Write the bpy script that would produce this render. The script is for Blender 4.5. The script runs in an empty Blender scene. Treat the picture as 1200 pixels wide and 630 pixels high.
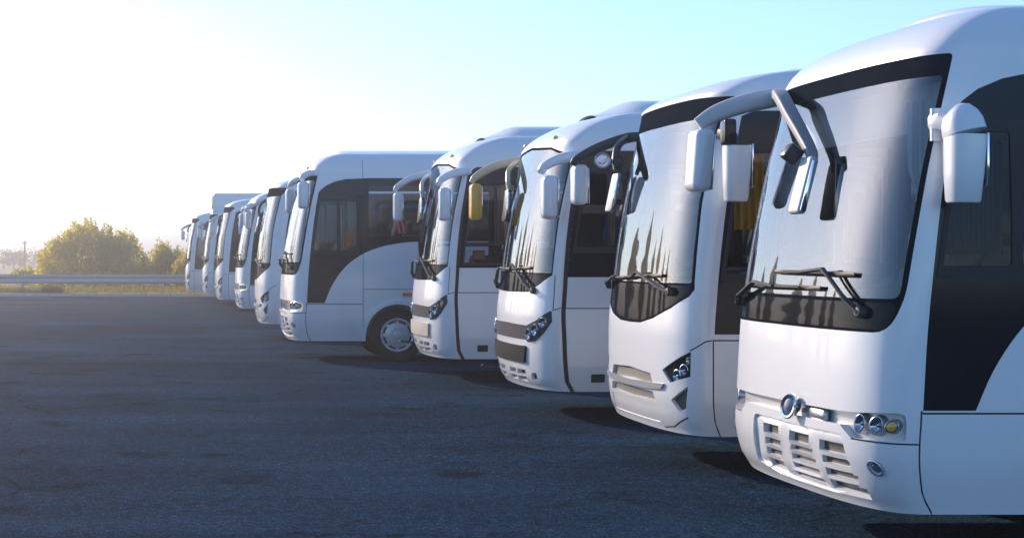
# ---------------------------------------------------------------- surfaces
import math, random
import numpy as np
CAM_H = 1.65
FPX = 2000.0
VPX, HORY = 200.0, 300.0

def pchip(keys):
    xs = np.array([k[0] for k in keys], float); ys = np.array([k[1] for k in keys], float)
    h = np.diff(xs); dl = np.diff(ys) / h
    m = np.zeros(len(xs))
    for i in range(1, len(xs) - 1):
        if dl[i-1] * dl[i] > 0:
            w1 = 2*h[i] + h[i-1]; w2 = h[i] + 2*h[i-1]
            m[i] = (w1 + w2) / (w1 / dl[i-1] + w2 / dl[i])
    m[0] = dl[0]; m[-1] = dl[-1]
    def f(x):
        x = np.clip(np.asarray(x, float), xs[0], xs[-1])
        i = np.clip(np.searchsorted(xs, x, side='right') - 1, 0, len(xs) - 2)
        t = (x - xs[i]) / h[i]
        return ((1+2*t)*(1-t)**2*ys[i] + t*(1-t)**2*h[i]*m[i] + t*t*(3-2*t)*ys[i+1] + t*t*(t-1)*h[i]*m[i+1])
    return f

class Shell:
    """Outer skin of a coach. Local axes: x backwards from the nose, y across (near side negative), z up."""
    def __init__(self, xf, b, hw, zc, rz, rh, rx, p=2.6, L=9.0, zbot=.3, zs=1.0, crown=.08, slope=.3, disp=None):
        self.xf_ = pchip(xf); self.b_ = pchip(b); self.hw_ = pchip(hw)
        self.zc, self.rz, self.rh, self.rx, self.p, self.L, self.zbot, self.zs = zc, rz, rh, rx, p, L, zbot, zs
        self.crown, self.slope = crown, slope
        self.wt = zc + (rz + rh) * .5 * 1.5          # top of the parameter range
        self.disp = disp
        bb, hh = float(self.b_(1.2)), float(self.hw_(1.2))
        t = np.linspace(0, math.pi/2, 2001)
        V = np.sin(t) ** (2/p); B = 1 - np.cos(t) ** (2/p)
        s = np.concatenate([[0], np.cumsum(np.hypot(np.diff(V*hh), np.diff(B*bb)))])
        self.S0 = float(s[-1]); self._s, self._V, self._B = s, V, B
    def th(self, w):
        return np.clip((w - self.zc) / (self.wt - self.zc), 0, 1) * math.pi/2
    def z(self, w):
        return np.where(w <= self.zc, w, self.zc + self.rz * np.sin(self.th(w))) * self.zs
    def hw(self, w):
        return self.hw_(np.minimum(w, self.zc)) - self.rh * (1 - np.cos(self.th(w)))
    def xf(self, w):
        th = self.th(w)
        return self.xf_(np.minimum(w, self.zc)) + self.slope * self.rz * np.sin(th) + self.rx * (1 - np.cos(th))
    def b(self, w):
        return self.b_(np.minimum(w, self.zc)) * (1 + .0*self.th(w))
    def X0(self, w):
        return self.xf(w) + self.b(w)
    def front0(self, s, w):
        a = np.clip(np.abs(s), 0, self.S0)
        V = np.interp(a, self._s, self._V); B = np.interp(a, self._s, self._B)
        return np.stack([self.xf(w) + self.b(w) * B, np.sign(s) * self.hw(w) * V, self.z(w)], -1)
    def side0(self, x, w):
        return np.stack([x + 0*w, -self.hw(w), self.z(w)], -1)
    def _n(self, f, u, w, e=.004):
        P = f(u, w)
        du = f(u + e, w) - f(u - e, w); dw = f(u, w + e) - f(u, w - e)
        n = np.cross(du, dw)
        l = np.linalg.norm(n, axis=-1, keepdims=True); l[l < 1e-12] = 1
        return P, n / l
    def front(self, s, w):
        s = np.clip(s, -self.S0 + .0005, self.S0 - .0005)
        P, n = self._n(self.front0, s, w, .0004)
        return P, -n
    def side(self, x, w):
        return self._n(self.side0, x, w)

def make_shell(kind, zs=1.0, bs=1.0):
    if kind == 'A':
        return Shell(xf=[(.3,.10),(.42,.03),(.6,0),(.8,.01),(1.3,.04),(2.0,.16),(2.72,.335)],
                     b=[(.3,.29*bs),(.6,.31*bs),(1.3,.31*bs),(2.0,.27*bs),(2.72,.23*bs)],
                     hw=[(.3,1.17),(.6,1.2),(1.5,1.2),(2.72,1.15)], zc=2.73, rz=.27, rh=.30, rx=.40, p=2.9, zs=zs, crown=.09, slope=.40)
    if kind == 'B':
        return Shell(xf=[(.3,.07),(.42,.02),(.6,0),(1.0,0),(1.35,.02),(2.0,.10),(2.85,.28)],
                     b=[(.3,.29*bs),(.6,.30*bs),(1.3,.30*bs),(2.0,.29*bs),(2.85,.27*bs)],
                     hw=[(.3,1.18),(.6,1.2),(1.5,1.2),(2.85,1.14)], zc=2.88, rz=.20, rh=.30, rx=.7, p=2.7, zs=zs, crown=.08, slope=.6)
    return Shell(xf=[(.3,.10),(.42,.03),(.7,0),(1.0,0),(1.3,.03),(1.5,.05),(2.0,.12),(2.8,.28)],
                 b=[(.3,.31*bs),(.6,.33*bs),(1.3,.30*bs),(2.0,.27*bs),(2.8,.25*bs)],
                 hw=[(.3,1.18),(.6,1.2),(1.5,1.2),(2.8,1.16)], zc=2.80, rz=.31, rh=.34, rx=.60, p=2.3, zs=zs, crown=.08, slope=.6)

# kind, depth of the near side, X of the nose, z scale, bulge scale
BUSES = [('A', 8.9, 3.59, 1.0, 1.0), ('B', 12.75, 3.75, 1.0, 1.0), ('C', 17.0, 3.57, 1.0, 1.0), ('C', 22.2, 3.37, 1.04, 1.0),
         ('A', 26.6, 1.79, 1.09, 1.0), ('B', 33.5, 1.72, 1.05, 1.5), ('A', 43.0, 1.66, 1.09, 1.0), ('B', 51.5, 1.38, 1.1, 1.2),
         ('B', 58.5, 1.10, 1.08, 1.2), ('B', 65.0, 0.56, 1.08, 1.1)]
# ---------------------------------------------------------------- blender helpers
import bpy, bmesh
from mathutils import Vector, Matrix, Quaternion
from mathutils.geometry import delaunay_2d_cdt
R = math.radians
scene = bpy.context.scene
COL = scene.collection
rng = random.Random(11)

class MB:
    """Collects geometry for ONE mesh object."""
    def __init__(self):
        self.v, self.f, self.n, self.m = [], [], [], []
    def add(self, verts, faces, normals=None, mat=0):
        o = len(self.v)
        self.v.extend([tuple(map(float, p)) for p in verts])
        self.f.extend([tuple(i + o for i in q) for q in faces])
        self.n.extend([tuple(map(float, p)) for p in normals] if normals is not None else [(0, 0, 0)] * len(verts))
        self.m.extend([mat] * len(faces))
    def mesh(self, name, mats, smooth=35):
        me = bpy.data.meshes.new(name)
        me.from_pydata(self.v, [], self.f)
        for m in (mats if isinstance(mats, (list, tuple)) else [mats]):
            me.materials.append(m)
        me.polygons.foreach_set('material_index', self.m)
        me.update()
        if smooth:
            me.shade_smooth()
            me.set_sharp_from_angle(angle=R(smooth))
            if any(n != (0, 0, 0) for n in self.n):
                me.normals_split_custom_set_from_vertices(self.n)
        return me
    def build(self, name, mats, parent=None, smooth=35):
        return link(name, self.mesh(name, mats, smooth), parent)

def link(name, me, parent=None, loc=(0, 0, 0), rot=(0, 0, 0)):
    o = bpy.data.objects.new(name, me)
    COL.objects.link(o)
    o.location = loc; o.rotation_euler = rot
    if parent is not None: o.parent = parent
    return o

def tag(o, label=None, cat=None, group=None, kind=None):
    if label: o['label'] = label
    if cat: o['category'] = cat
    if group: o['group'] = group
    if kind: o['kind'] = kind
    return o

def empty(name, loc):
    o = bpy.data.objects.new(name, None); COL.objects.link(o)
    o.location = loc; o.empty_display_size = .3
    return o

def box(mb, c, size, bevel=.01, rot=None, seg=2, mat=0, taper=None):
    bm = bmesh.new()
    bmesh.ops.create_cube(bm, size=1)
    for v in bm.verts:
        v.co = Vector((v.co.x*size[0], v.co.y*size[1], v.co.z*size[2]))
        if taper and v.co.z < 0: v.co.x *= taper; v.co.y *= taper
    if bevel > 0:
        bmesh.ops.bevel(bm, geom=list(bm.edges), offset=min(bevel, .49*min(size)), segments=seg, profile=.5, affect='EDGES')
    M = Matrix.Translation(Vector(c))
    if rot is not None: M = M @ (rot.to_4x4() if not hasattr(rot, 'to_quaternion') or len(rot) != 4 else rot)
    bm.transform(M)
    bm.verts.index_update()
    mb.add([v.co[:] for v in bm.verts], [[v.index for v in f.verts] for f in bm.faces], mat=mat)
    bm.free()

def smooth_path(pts, n=8):
    pts = [np.array(p, float) for p in pts]
    if len(pts) < 3:
        return [pts[0]*(1-t)+pts[1]*t for t in np.linspace(0, 1, n)]
    out = []
    P = [2*pts[0]-pts[1]] + pts + [2*pts[-1]-pts[-2]]
    for i in range(1, len(P)-2):
        for t in np.linspace(0, 1, n, endpoint=False):
            a, b, c, d = P[i-1], P[i], P[i+1], P[i+2]
            out.append(.5*((2*b)+(-a+c)*t+(2*a-5*b+4*c-d)*t*t+(-a+3*b-3*c+d)*t**3))
    out.append(pts[-1])
    return out

def sweep(mb, path, ru, rv=None, k=10, up=(0, 0, 1), p=2.0, mat=0):
    """Superelliptic section swept along a path: ru = half width (sideways), rv = half height; scalars or per-point lists."""
    path = [np.array(q, float) for q in path]
    n = len(path)
    ru = [ru]*n if np.isscalar(ru) else list(np.interp(np.linspace(0, 1, n), np.linspace(0, 1, len(ru)), ru))
    rv = ru if rv is None else ([rv]*n if np.isscalar(rv) else list(np.interp(np.linspace(0, 1, n), np.linspace(0, 1, len(rv)), rv)))
    vs, fs = [], []
    up = np.array(up, float)
    for i in range(n):
        t = path[min(i+1, n-1)] - path[max(i-1, 0)]
        t /= np.linalg.norm(t) + 1e-12
        a = np.cross(t, up)
        if np.linalg.norm(a) < 1e-3: a = np.cross(t, np.array([0, 1, 0.]))
        a /= np.linalg.norm(a); b = np.cross(a, t)
        for j in range(k):
            th = 2*math.pi*(j+.5)/k
            c, s = math.cos(th), math.sin(th)
            vs.append(path[i] + a*ru[i]*math.copysign(abs(c)**(2/p), c) + b*rv[i]*math.copysign(abs(s)**(2/p), s))
    for i in range(n-1):
        for j in range(k):
            fs.append((i*k+j, i*k+(j+1) % k, (i+1)*k+(j+1) % k, (i+1)*k+j))
    fs.append(tuple(range(k-1, -1, -1))); fs.append(tuple(range((n-1)*k, n*k)))
    mb.add(vs, fs, mat=mat)

def lathe(mb, prof, n=40, axis=(0, 1, 0), c=(0, 0, 0), mat=0, squash=(1, 1)):
    """prof: (along axis, radius) pairs turned round the axis."""
    ax = Vector(axis).normalized()
    q = Vector((0, 0, 1)).rotation_difference(ax)
    vs, fs = [], []
    for i in range(n):
        th = 2*math.pi*i/n
        for (a, r) in prof:
            vs.append((q @ Vector((r*math.cos(th)*squash[0], r*math.sin(th)*squash[1], a)) + Vector(c))[:])
    m = len(prof)
    for i in range(n):
        for j in range(m-1):
            a, b, d, e = i*m+j, i*m+j+1, ((i+1) % n)*m+j+1, ((i+1) % n)*m+j
            if prof[j][1] < 1e-6: fs.append((a, b, d))
            elif prof[j+1][1] < 1e-6: fs.append((a, b, e))
            else: fs.append((a, b, d, e))
    mb.add(vs, fs, mat=mat)

# ---------------------------------------------------------------- materials
def newmat(name):
    m = bpy.data.materials.new(name); m.use_nodes = True
    nt = m.node_tree; nt.nodes.clear()
    out = nt.nodes.new('ShaderNodeOutputMaterial')
    return m, nt, out
def N(nt, t, **kw):
    n = nt.nodes.new('ShaderNode' + t)
    for k, v in kw.items():
        if k in n.inputs: n.inputs[k].default_value = v
        else: setattr(n, k, v)
    return n
def principled(name, col, rough=.4, metal=0, coat=0, coat_rough=.05, spec=.5, noise=0, nscale=6, bump=0, bscale=200, ior=1.5):
    m, nt, out = newmat(name)
    p = N(nt, 'BsdfPrincipled')
    p.inputs['Base Color'].default_value = (*col, 1)
    p.inputs['Roughness'].default_value = rough; p.inputs['Metallic'].default_value = metal
    p.inputs['Coat Weight'].default_value = coat; p.inputs['Coat Roughness'].default_value = coat_rough
    p.inputs['Specular IOR Level'].default_value = spec; p.inputs['IOR'].default_value = ior
    nt.links.new(p.outputs[0], out.inputs[0])
    tc = N(nt, 'TexCoord')
    if noise:
        n1 = N(nt, 'TexNoise', Scale=nscale, Detail=6.0, Roughness=.6)
        nt.links.new(tc.outputs['Object'], n1.inputs['Vector'])
        mx = N(nt, 'MixRGB'); mx.inputs[1].default_value = (*[c*(1-noise) for c in col], 1); mx.inputs[2].default_value = (*[min(1, c*(1+noise*.6)) for c in col], 1)
        nt.links.new(n1.outputs['Fac'], mx.inputs[0]); nt.links.new(mx.outputs[0], p.inputs['Base Color'])
        rr = N(nt, 'MapRange'); rr.inputs['To Min'].default_value = rough*.8; rr.inputs['To Max'].default_value = rough*1.25
        nt.links.new(n1.outputs['Fac'], rr.inputs['Value']); nt.links.new(rr.outputs[0], p.inputs['Roughness'])
    if bump:
        n2 = N(nt, 'TexNoise', Scale=bscale, Detail=3.0)
        nt.links.new(tc.outputs['Object'], n2.inputs['Vector'])
        b = N(nt, 'Bump', Strength=bump, Distance=.004)
        nt.links.new(n2.outputs['Fac'], b.inputs['Height']); nt.links.new(b.outputs[0], p.inputs['Normal'])
    return m

def paint_mat(name, col):
    """Glossy coach paint with faint road film low down and slight panel waviness."""
    m, nt, out = newmat(name)
    p = N(nt, 'BsdfPrincipled'); p.inputs['Roughness'].default_value = .32
    p.inputs['Coat Weight'].default_value = .6; p.inputs['Coat Roughness'].default_value = .06
    tc = N(nt, 'TexCoord')
    n1 = N(nt, 'TexNoise', Scale=2.2, Detail=7.0, Roughness=.65); nt.links.new(tc.outputs['Object'], n1.inputs['Vector'])
    n3 = N(nt, 'TexNoise', Scale=60.0, Detail=4.0); nt.links.new(tc.outputs['Object'], n3.inputs['Vector'])
    sep = N(nt, 'SeparateXYZ'); nt.links.new(tc.outputs['Object'], sep.inputs[0])
    low = N(nt, 'MapRange'); low.inputs['From Min'].default_value = .95; low.inputs['From Max'].default_value = .25
    nt.links.new(sep.outputs['Z'], low.inputs['Value'])
    mul = N(nt, 'Math', operation='MULTIPLY'); nt.links.new(low.outputs[0], mul.inputs[0]); nt.links.new(n1.outputs['Fac'], mul.inputs[1])
    mul2 = N(nt, 'Math', operation='MULTIPLY'); nt.links.new(mul.outputs[0], mul2.inputs[0]); mul2.inputs[1].default_value = .55
    add = N(nt, 'Math', operation='MULTIPLY_ADD'); nt.links.new(n3.outputs['Fac'], add.inputs[0]); add.inputs[1].default_value = .06
    nt.links.new(mul2.outputs[0], add.inputs[2])
    mx = N(nt, 'MixRGB'); mx.inputs[1].default_value = (*col, 1); mx.inputs[2].default_value = (.42, .38, .33, 1)
    nt.links.new(add.outputs[0], mx.inputs[0]); nt.links.new(mx.outputs[0], p.inputs['Base Color'])
    b = N(nt, 'Bump', Strength=.05, Distance=.02); nt.links.new(n1.outputs['Fac'], b.inputs['Height'])
    nt.links.new(b.outputs[0], p.inputs['Normal']); nt.links.new(b.outputs[0], p.inputs['Coat Normal'])
    nt.links.new(p.outputs[0], out.inputs[0])
    return m

def glass_mat(name, tint, ior=1.9, rough=.012, wave=.02):
    m, nt, out = newmat(name)
    fr = N(nt, 'Fresnel', IOR=ior)
    tr = N(nt, 'BsdfTransparent'); tr.inputs[0].default_value = (*tint, 1)
    gl = N(nt, 'BsdfGlossy', Roughness=rough); gl.inputs[0].default_value = (.97, .98, 1, 1)
    mx = N(nt, 'MixShader')
    nt.links.new(fr.outputs[0], mx.inputs[0]); nt.links.new(tr.outputs[0], mx.inputs[1]); nt.links.new(gl.outputs[0], mx.inputs[2])
    nt.links.new(mx.outputs[0], out.inputs[0])
    tc = N(nt, 'TexCoord'); n = N(nt, 'TexNoise', Scale=1.8, Detail=1.0)
    nt.links.new(tc.outputs['Object'], n.inputs['Vector'])
    b = N(nt, 'Bump', Strength=wave, Distance=.05); nt.links.new(n.outputs['Fac'], b.inputs['Height'])
    nt.links.new(b.outputs[0], gl.inputs['Normal']); nt.links.new(b.outputs[0], fr.inputs['Normal'])
    return m

def mesh_grille_mat(name, wire, hole, k):
    m, nt, out = newmat(name)
    p = N(nt, 'BsdfPrincipled', Roughness=.45)
    tc = N(nt, 'TexCoord'); sep = N(nt, 'SeparateXYZ'); nt.links.new(tc.outputs['Object'], sep.inputs[0])
    def band(sign):
        a = N(nt, 'Math', operation='MULTIPLY_ADD'); a.inputs[1].default_value = sign*1.6
        nt.links.new(sep.outputs['Z'], a.inputs[0]); nt.links.new(sep.outputs['Y'], a.inputs[2])
        b = N(nt, 'Math', operation='MULTIPLY'); b.inputs[1].default_value = k; nt.links.new(a.outputs[0], b.inputs[0])
        c = N(nt, 'Math', operation='SINE'); nt.links.new(b.outputs[0], c.inputs[0])
        d = N(nt, 'Math', operation='ABSOLUTE'); nt.links.new(c.outputs[0], d.inputs[0])
        return d
    a, b = band(1), band(-1)
    mn = N(nt, 'Math', operation='MINIMUM'); nt.links.new(a.outputs[0], mn.inputs[0]); nt.links.new(b.outputs[0], mn.inputs[1])
    st = N(nt, 'Math', operation='LESS_THAN'); st.inputs[1].default_value = .36; nt.links.new(mn.outputs[0], st.inputs[0])
    mx = N(nt, 'MixRGB'); mx.inputs[1].default_value = (*hole, 1); mx.inputs[2].default_value = (*wire, 1)
    nt.links.new(st.outputs[0], mx.inputs[0]); nt.links.new(mx.outputs[0], p.inputs['Base Color'])
    nt.links.new(p.outputs[0], out.inputs[0])
    return m

def leaf_mat(name, c1, c2, trans=.5):
    m, nt, out = newmat(name)
    tc = N(nt, 'TexCoord'); n = N(nt, 'TexNoise', Scale=1.3, Detail=5.0, Roughness=.7); nt.links.new(tc.outputs['Object'], n.inputs['Vector'])
    cr = N(nt, 'MixRGB'); cr.inputs[1].default_value = (*c1, 1); cr.inputs[2].default_value = (*c2, 1)
    mr = N(nt, 'MapRange'); mr.inputs['From Min'].default_value = .35; mr.inputs['From Max'].default_value = .65
    nt.links.new(n.outputs['Fac'], mr.inputs['Value']); nt.links.new(mr.outputs[0], cr.inputs[0])
    d = N(nt, 'BsdfDiffuse'); t = N(nt, 'BsdfTranslucent')
    nt.links.new(cr.outputs[0], d.inputs[0])
    g = N(nt, 'MixRGB', blend_type='MULTIPLY'); g.inputs[0].default_value = 1; g.inputs[2].default_value = (1.6, 1.5, .6, 1)
    nt.links.new(cr.outputs[0], g.inputs[1]); nt.links.new(g.outputs[0], t.inputs[0])
    mx = N(nt, 'MixShader'); mx.inputs[0].default_value = trans
    nt.links.new(d.outputs[0], mx.inputs[1]); nt.links.new(t.outputs[0], mx.inputs[2]); nt.links.new(mx.outputs[0], out.inputs[0])
    return m

M = {}
M['paint'] = paint_mat('white_paint', (.79, .825, .86))
M['paint_grey'] = principled('grey_white_plastic', (.55, .56, .58), .4, coat=.2)
M['arm_grey'] = principled('light_grey_plastic', (.58, .60, .63), .5)
M['gold'] = principled('gold_sunlight_tint', (.86, .45, .035), .28, coat=.5)  # golden sunlight on the third coach's far mirror, put into its colour
M['black'] = principled('gloss_black', (.010, .013, .019), .07, spec=.18, noise=.2)
M['band'] = principled('black_enamelled_glass', (.009, .012, .017), .5, spec=0, coat=.22, coat_rough=.03, noise=.3, nscale=3)
M['band_matte'] = principled('black_glass_border', (.012, .016, .024), .6, spec=0, noise=.3, nscale=3)
M['bar'] = principled('grey_trim_bar', (.28, .29, .31), .35, coat=.3)
M['recess'] = principled('silver_paint', (.60, .61, .63), .30, metal=.35, coat=.4)
M['trim'] = principled('black_rubber', (.015, .015, .016), .6)
M['gap'] = principled('dark_gap', (.02, .02, .022), .8)
M['plastic'] = principled('dark_plastic', (.03, .031, .034), .42, bump=.15)
M['greyband'] = principled('grey_lamp_band', (.060, .063, .070), .6, spec=.04, coat=.08)
M['darkgrey'] = principled('charcoal_bumper', (.024, .027, .032), .7, spec=.04, bump=.1)
M['beige'] = principled('pale_beige_bumper', (.46, .42, .37), .5, noise=.1)
M['chrome'] = principled('chrome', (.75, .76, .78), .12, metal=1)
M['silver'] = principled('silver_lamp_bezel', (.50, .52, .56), .28, metal=.8)
M['lamp'] = principled('lamp_glass', (.45, .47, .5), .06, metal=.9, coat=1)
M['amber'] = principled('amber_lens', (.75, .42, .06), .15, coat=1)
M['orange'] = principled('orange_marker_lens', (.80, .22, .04), .2, coat=1)
M['stripe'] = principled('orange_reflection_tint', (.70, .12, .05), .4)  # reflections on the fifth coach's side glass, drawn as flat orange slashes
M['blue'] = principled('blue_grey_badge_enamel', (.22, .25, .31), .3, coat=.3)
M['windshield'] = glass_mat('windscreen_glass', (.80, .86, .86), ior=1.95, wave=0)
M['window_dark'] = glass_mat('dark_tinted_side_glass', (.30, .33, .37), ior=1.28)
M['cream'] = principled('cream_sunlight_tint', (.84, .68, .42), .34, coat=.4)  # warm sunlight on that mirror's arms, painted in as colour
M['curtain_grey'] = principled('grey_pleated_blind', (.22, .27, .35), .9)
M['window'] = glass_mat('tinted_side_glass', (.78, .81, .84), ior=1.45)
M['mirror'] = principled('mirror_glass', (.8, .82, .85), .02, metal=1)
M['mesh'] = mesh_grille_mat('wire_mesh', (.09, .09, .09), (.006, .006, .008), 110)
M['mesh_fine'] = mesh_grille_mat('cream_wire_mesh', (.36, .35, .31), (.02, .02, .02), 75)
M['tyre'] = principled('tyre_rubber', (.018, .018, .019), .75, noise=.3, nscale=20, bump=.3)
M['rim'] = principled('white_wheel_cover', (.62, .63, .65), .3, metal=.2, coat=.3)
M['steel'] = principled('dark_steel', (.03, .03, .033), .7)
M['lining'] = principled('cabin_lining', (.20, .20, .20), .85)
M['ceiling'] = principled('cabin_ceiling', (.62, .61, .58), .8)
M['arm_dark'] = principled('shaded_grey_plastic', (.27, .28, .30), .5)  # darker copy of the arm plastic, shading of the inner arm as colour
M['seat'] = principled('seat_fabric', (.075, .08, .10), .9, noise=.4, nscale=30)
M['headrest'] = principled('headrest_cover', (.55, .53, .50), .9)
M['curtain_white'] = principled('white_curtain', (.72, .72, .70), .9)
M['curtain_yellow'] = principled('yellow_curtain', (.72, .42, .03), .85)
M['curtain_blue'] = principled('blue_cloth', (.02, .06, .35), .85)
M['curtain_tan'] = principled('tan_curtain', (.42, .30, .18), .9)
# ---------------------------------------------------------------- cut surface patches
def densify(poly, step=.05):
    out = []
    for i, a in enumerate(poly):
        b = poly[(i+1) % len(poly)]
        n = max(1, int(math.hypot(b[0]-a[0], b[1]-a[1]) / step))
        for k in range(n):
            out.append((a[0]+(b[0]-a[0])*k/n, a[1]+(b[1]-a[1])*k/n))
    return out
def inside(px, py, poly):
    c = np.zeros(len(px), bool)
    x1, y1 = poly[-1]
    for (x2, y2) in poly:
        if y1 != y2:
            k = ((y1 > py) != (y2 > py))
            c ^= k & (px < (x2-x1)*(py-y1)/(y2-y1)+x1)
        x1, y1 = x2, y2
    return c
def chaikin(poly, n=2, keep=()):
    for _ in range(n):
        out = []
        for i, a in enumerate(poly):
            b = poly[(i+1) % len(poly)]
            out += [(a[0]*.75+b[0]*.25, a[1]*.75+b[1]*.25), (a[0]*.25+b[0]*.75, a[1]*.25+b[1]*.75)]
        poly = out
    return poly
def rounded(poly, r, n=5):
    """Polygon with every corner rounded by radius about r (or a list of radii)."""
    out = []
    m = len(poly)
    rs = [r]*m if np.isscalar(r) else r
    for i in range(m):
        p, a, q = np.array(poly[i-1]), np.array(poly[i]), np.array(poly[(i+1) % m])
        d1, d2 = np.linalg.norm(p-a), np.linalg.norm(q-a)
        k = min(rs[i], .49*d1, .49*d2)
        if k < 1e-4: out.append(tuple(a)); continue
        s, e = a+(p-a)/d1*k, a+(q-a)/d2*k
        for t in np.linspace(0, 1, n):
            out.append(tuple((1-t)**2*s+2*t*(1-t)*a+t*t*e))
    return out
def rect(s0, s1, w0, w1): return [(s0, w0), (s1, w0), (s1, w1), (s0, w1)]
def mir(poly): return [(-a, b) for a, b in reversed(poly)]
def sym(half):
    """Outline given from the centre line out and back on the s>=0 half, closed over the mirror."""
    return [(a, b) for a, b in half] + [(-a, b) for a, b in reversed(half)]
def line_strip(pts, wd=.008):
    """Thin closed strip round an open polyline (a panel gap)."""
    P = [np.array(p, float) for p in pts]
    L, Rr = [], []
    for i, p in enumerate(P):
        t = P[min(i+1, len(P)-1)]-P[max(i-1, 0)]; t /= np.linalg.norm(t)
        n = np.array([-t[1], t[0]])*wd/2
        L.append(tuple(p+n)); Rr.append(tuple(p-n))
    return L+Rr[::-1]

def cut_patch(domain, regions, us, ws, default='body'):
    dom = densify(domain, .06)
    polys = [(k, densify(p, .05)) for k, p in regions]
    pts, edges = [], []
    segs = []
    for p in [dom]+[q for _, q in polys]:
        o = len(pts)
        pts += p
        edges += [(o+i, o+(i+1) % len(p)) for i in range(len(p))]
        segs += [(p[i], p[(i+1) % len(p)]) for i in range(len(p))]
    U, W = np.meshgrid(us, ws); gx, gy = U.ravel(), W.ravel()
    ok = inside(gx, gy, dom)
    gx, gy = gx[ok], gy[ok]
    A = np.array([s[0] for s in segs]); B = np.array([s[1] for s in segs])
    D = B-A; LL = np.maximum((D**2).sum(1), 1e-12)
    good = np.ones(len(gx), bool)
    for k0 in range(0, len(gx), 500):
        G = np.stack([gx[k0:k0+500], gy[k0:k0+500]], -1)[:, None, :]
        t = np.clip(((G-A)*D).sum(-1)/LL, 0, 1)
        dd = (((A+D*t[..., None])-G)**2).sum(-1).min(1)
        good[k0:k0+500] = dd > .014**2
    pts += list(zip(gx[good], gy[good]))
    v2, _, f2, _, _, _ = delaunay_2d_cdt([Vector(p) for p in pts], edges, [], 0, 1e-5)
    V = np.array([v[:] for v in v2]); F = np.array([f[:] for f in f2 if len(f) == 3])
    C = V[F].mean(1)
    key = np.full(len(F), -2)
    ind = inside(C[:, 0], C[:, 1], dom)
    key[ind] = -1
    for i, (k, p) in enumerate(polys):
        key[ind & inside(C[:, 0], C[:, 1], p)] = i
    out = {}
    for i in range(-1, len(polys)):
        k = default if i < 0 else polys[i][0]
        sel = F[key == i]
        if len(sel): out[k] = np.concatenate([out[k], sel]) if k in out else sel
    return V, out

def emit(mb, surf, V, F, off=0.0, thick=.02, flip=False, dom_skip=None):
    """Map the triangles F of a cut patch onto the surface, displaced by off along the normal, with inward rims."""
    used = np.unique(F); remap = {int(u): i for i, u in enumerate(used)}
    s, w = V[used, 0], V[used, 1]
    P, n = surf(s, w)
    o = off(s, w) if callable(off) else np.full(len(s), off)
    P = P+n*o[:, None]
    if flip:
        P = P*np.array([1, -1, 1]); n = n*np.array([1, -1, 1])
    T = np.array([[remap[int(i)] for i in f] for f in F])
    fn = np.cross(P[T[:, 1]]-P[T[:, 0]], P[T[:, 2]]-P[T[:, 0]])
    nn = n[T].mean(1)
    bad = (fn*nn).sum(1) < 0
    T[bad] = T[bad][:, ::-1]
    mb.add(P, T.tolist(), n if not callable(off) else None)
    if thick:
        ec = {}
        for f in T:
            for a, b in ((f[0], f[1]), (f[1], f[2]), (f[2], f[0])):
                ec[(int(a), int(b))] = 1
        vs, fs = [], []
        for (a, b) in ec:
            if (b, a) not in ec:
                k = len(vs)
                vs += [P[a], P[b], P[b]-n[b]*thick, P[a]-n[a]*thick]
                fs.append((k+1, k, k+3, k+2))
        if vs: mb.add(vs, fs)
# ---------------------------------------------------------------- coach front and side layouts
def smoothstep(a, b, x):
    t = np.clip((x-a)/(b-a), 0, 1); return t*t*(3-2*t)
def louvre(s, w):
    return -.012-.012*np.abs(np.sin((w-.335)*math.pi/.062))

# region key -> (object name, material, offset, rim depth)
PART = {
    'body': ('body', 'paint', 0, .05), 'upper_panel': ('front_panel', 'paint', 0, .06), 'bumper': ('bumper', 'paint', 0, .06),
    'recess': ('lamp_recess', 'recess', -.05, .0), 'insert': ('grille', 'paint', louvre, .04), 'slot': ('grille_mesh', 'mesh', -.05, 0),
    'surround': ('windshield_surround', 'band_matte', -.002, .02), 'windshield': ('windshield', 'windshield', -.004, .004),
    'band': ('windshield_band', 'band', -.004, .01), 'top_band': ('windshield_top_band', 'band_matte', -.003, .01),
    'gap': ('panel_gap', 'gap', -.008, 0), 'side_black': ('side_panel', 'black', -.003, .01), 'skirt': ('skirt_panel', 'paint', 0, .03),
    'frame': ('window_frame', 'trim', .001, .02), 'pane': ('side_window', 'window', -.006, .003), 'headlight': ('headlight', 'black', -.02, .02),
    'fog': ('fog_light', 'mesh_black', -.03, .02), 'bar': ('grille_bar', 'bar', .018, .05), 'fine': ('grille_mesh', 'mesh_fine', -.03, .0),
    'greyband': ('lamp_band', 'greyband', .004, .03), 'square': ('bumper_block', 'darkgrey', .025, .06), 'hole': ('bumper_opening', 'gap', -.05, 0),
    'strip': ('pillar_gap', 'trim', -.01, 0), 'flap': ('flap_handle', 'trim', -.012, 0), 'marker': ('side_marker', 'orange', .012, .02),
    'stripe': ('reflection_stripe', 'stripe', .002, 0), 'arch': ('wheel_arch_lip', 'paint', .03, .05), 'plate': ('plate_recess', 'paint', -.006, .01),
}
M['mesh_black'] = mesh_grille_mat('black_wire_mesh', (.10, .10, .11), (.012, .012, .014), 110)

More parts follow.
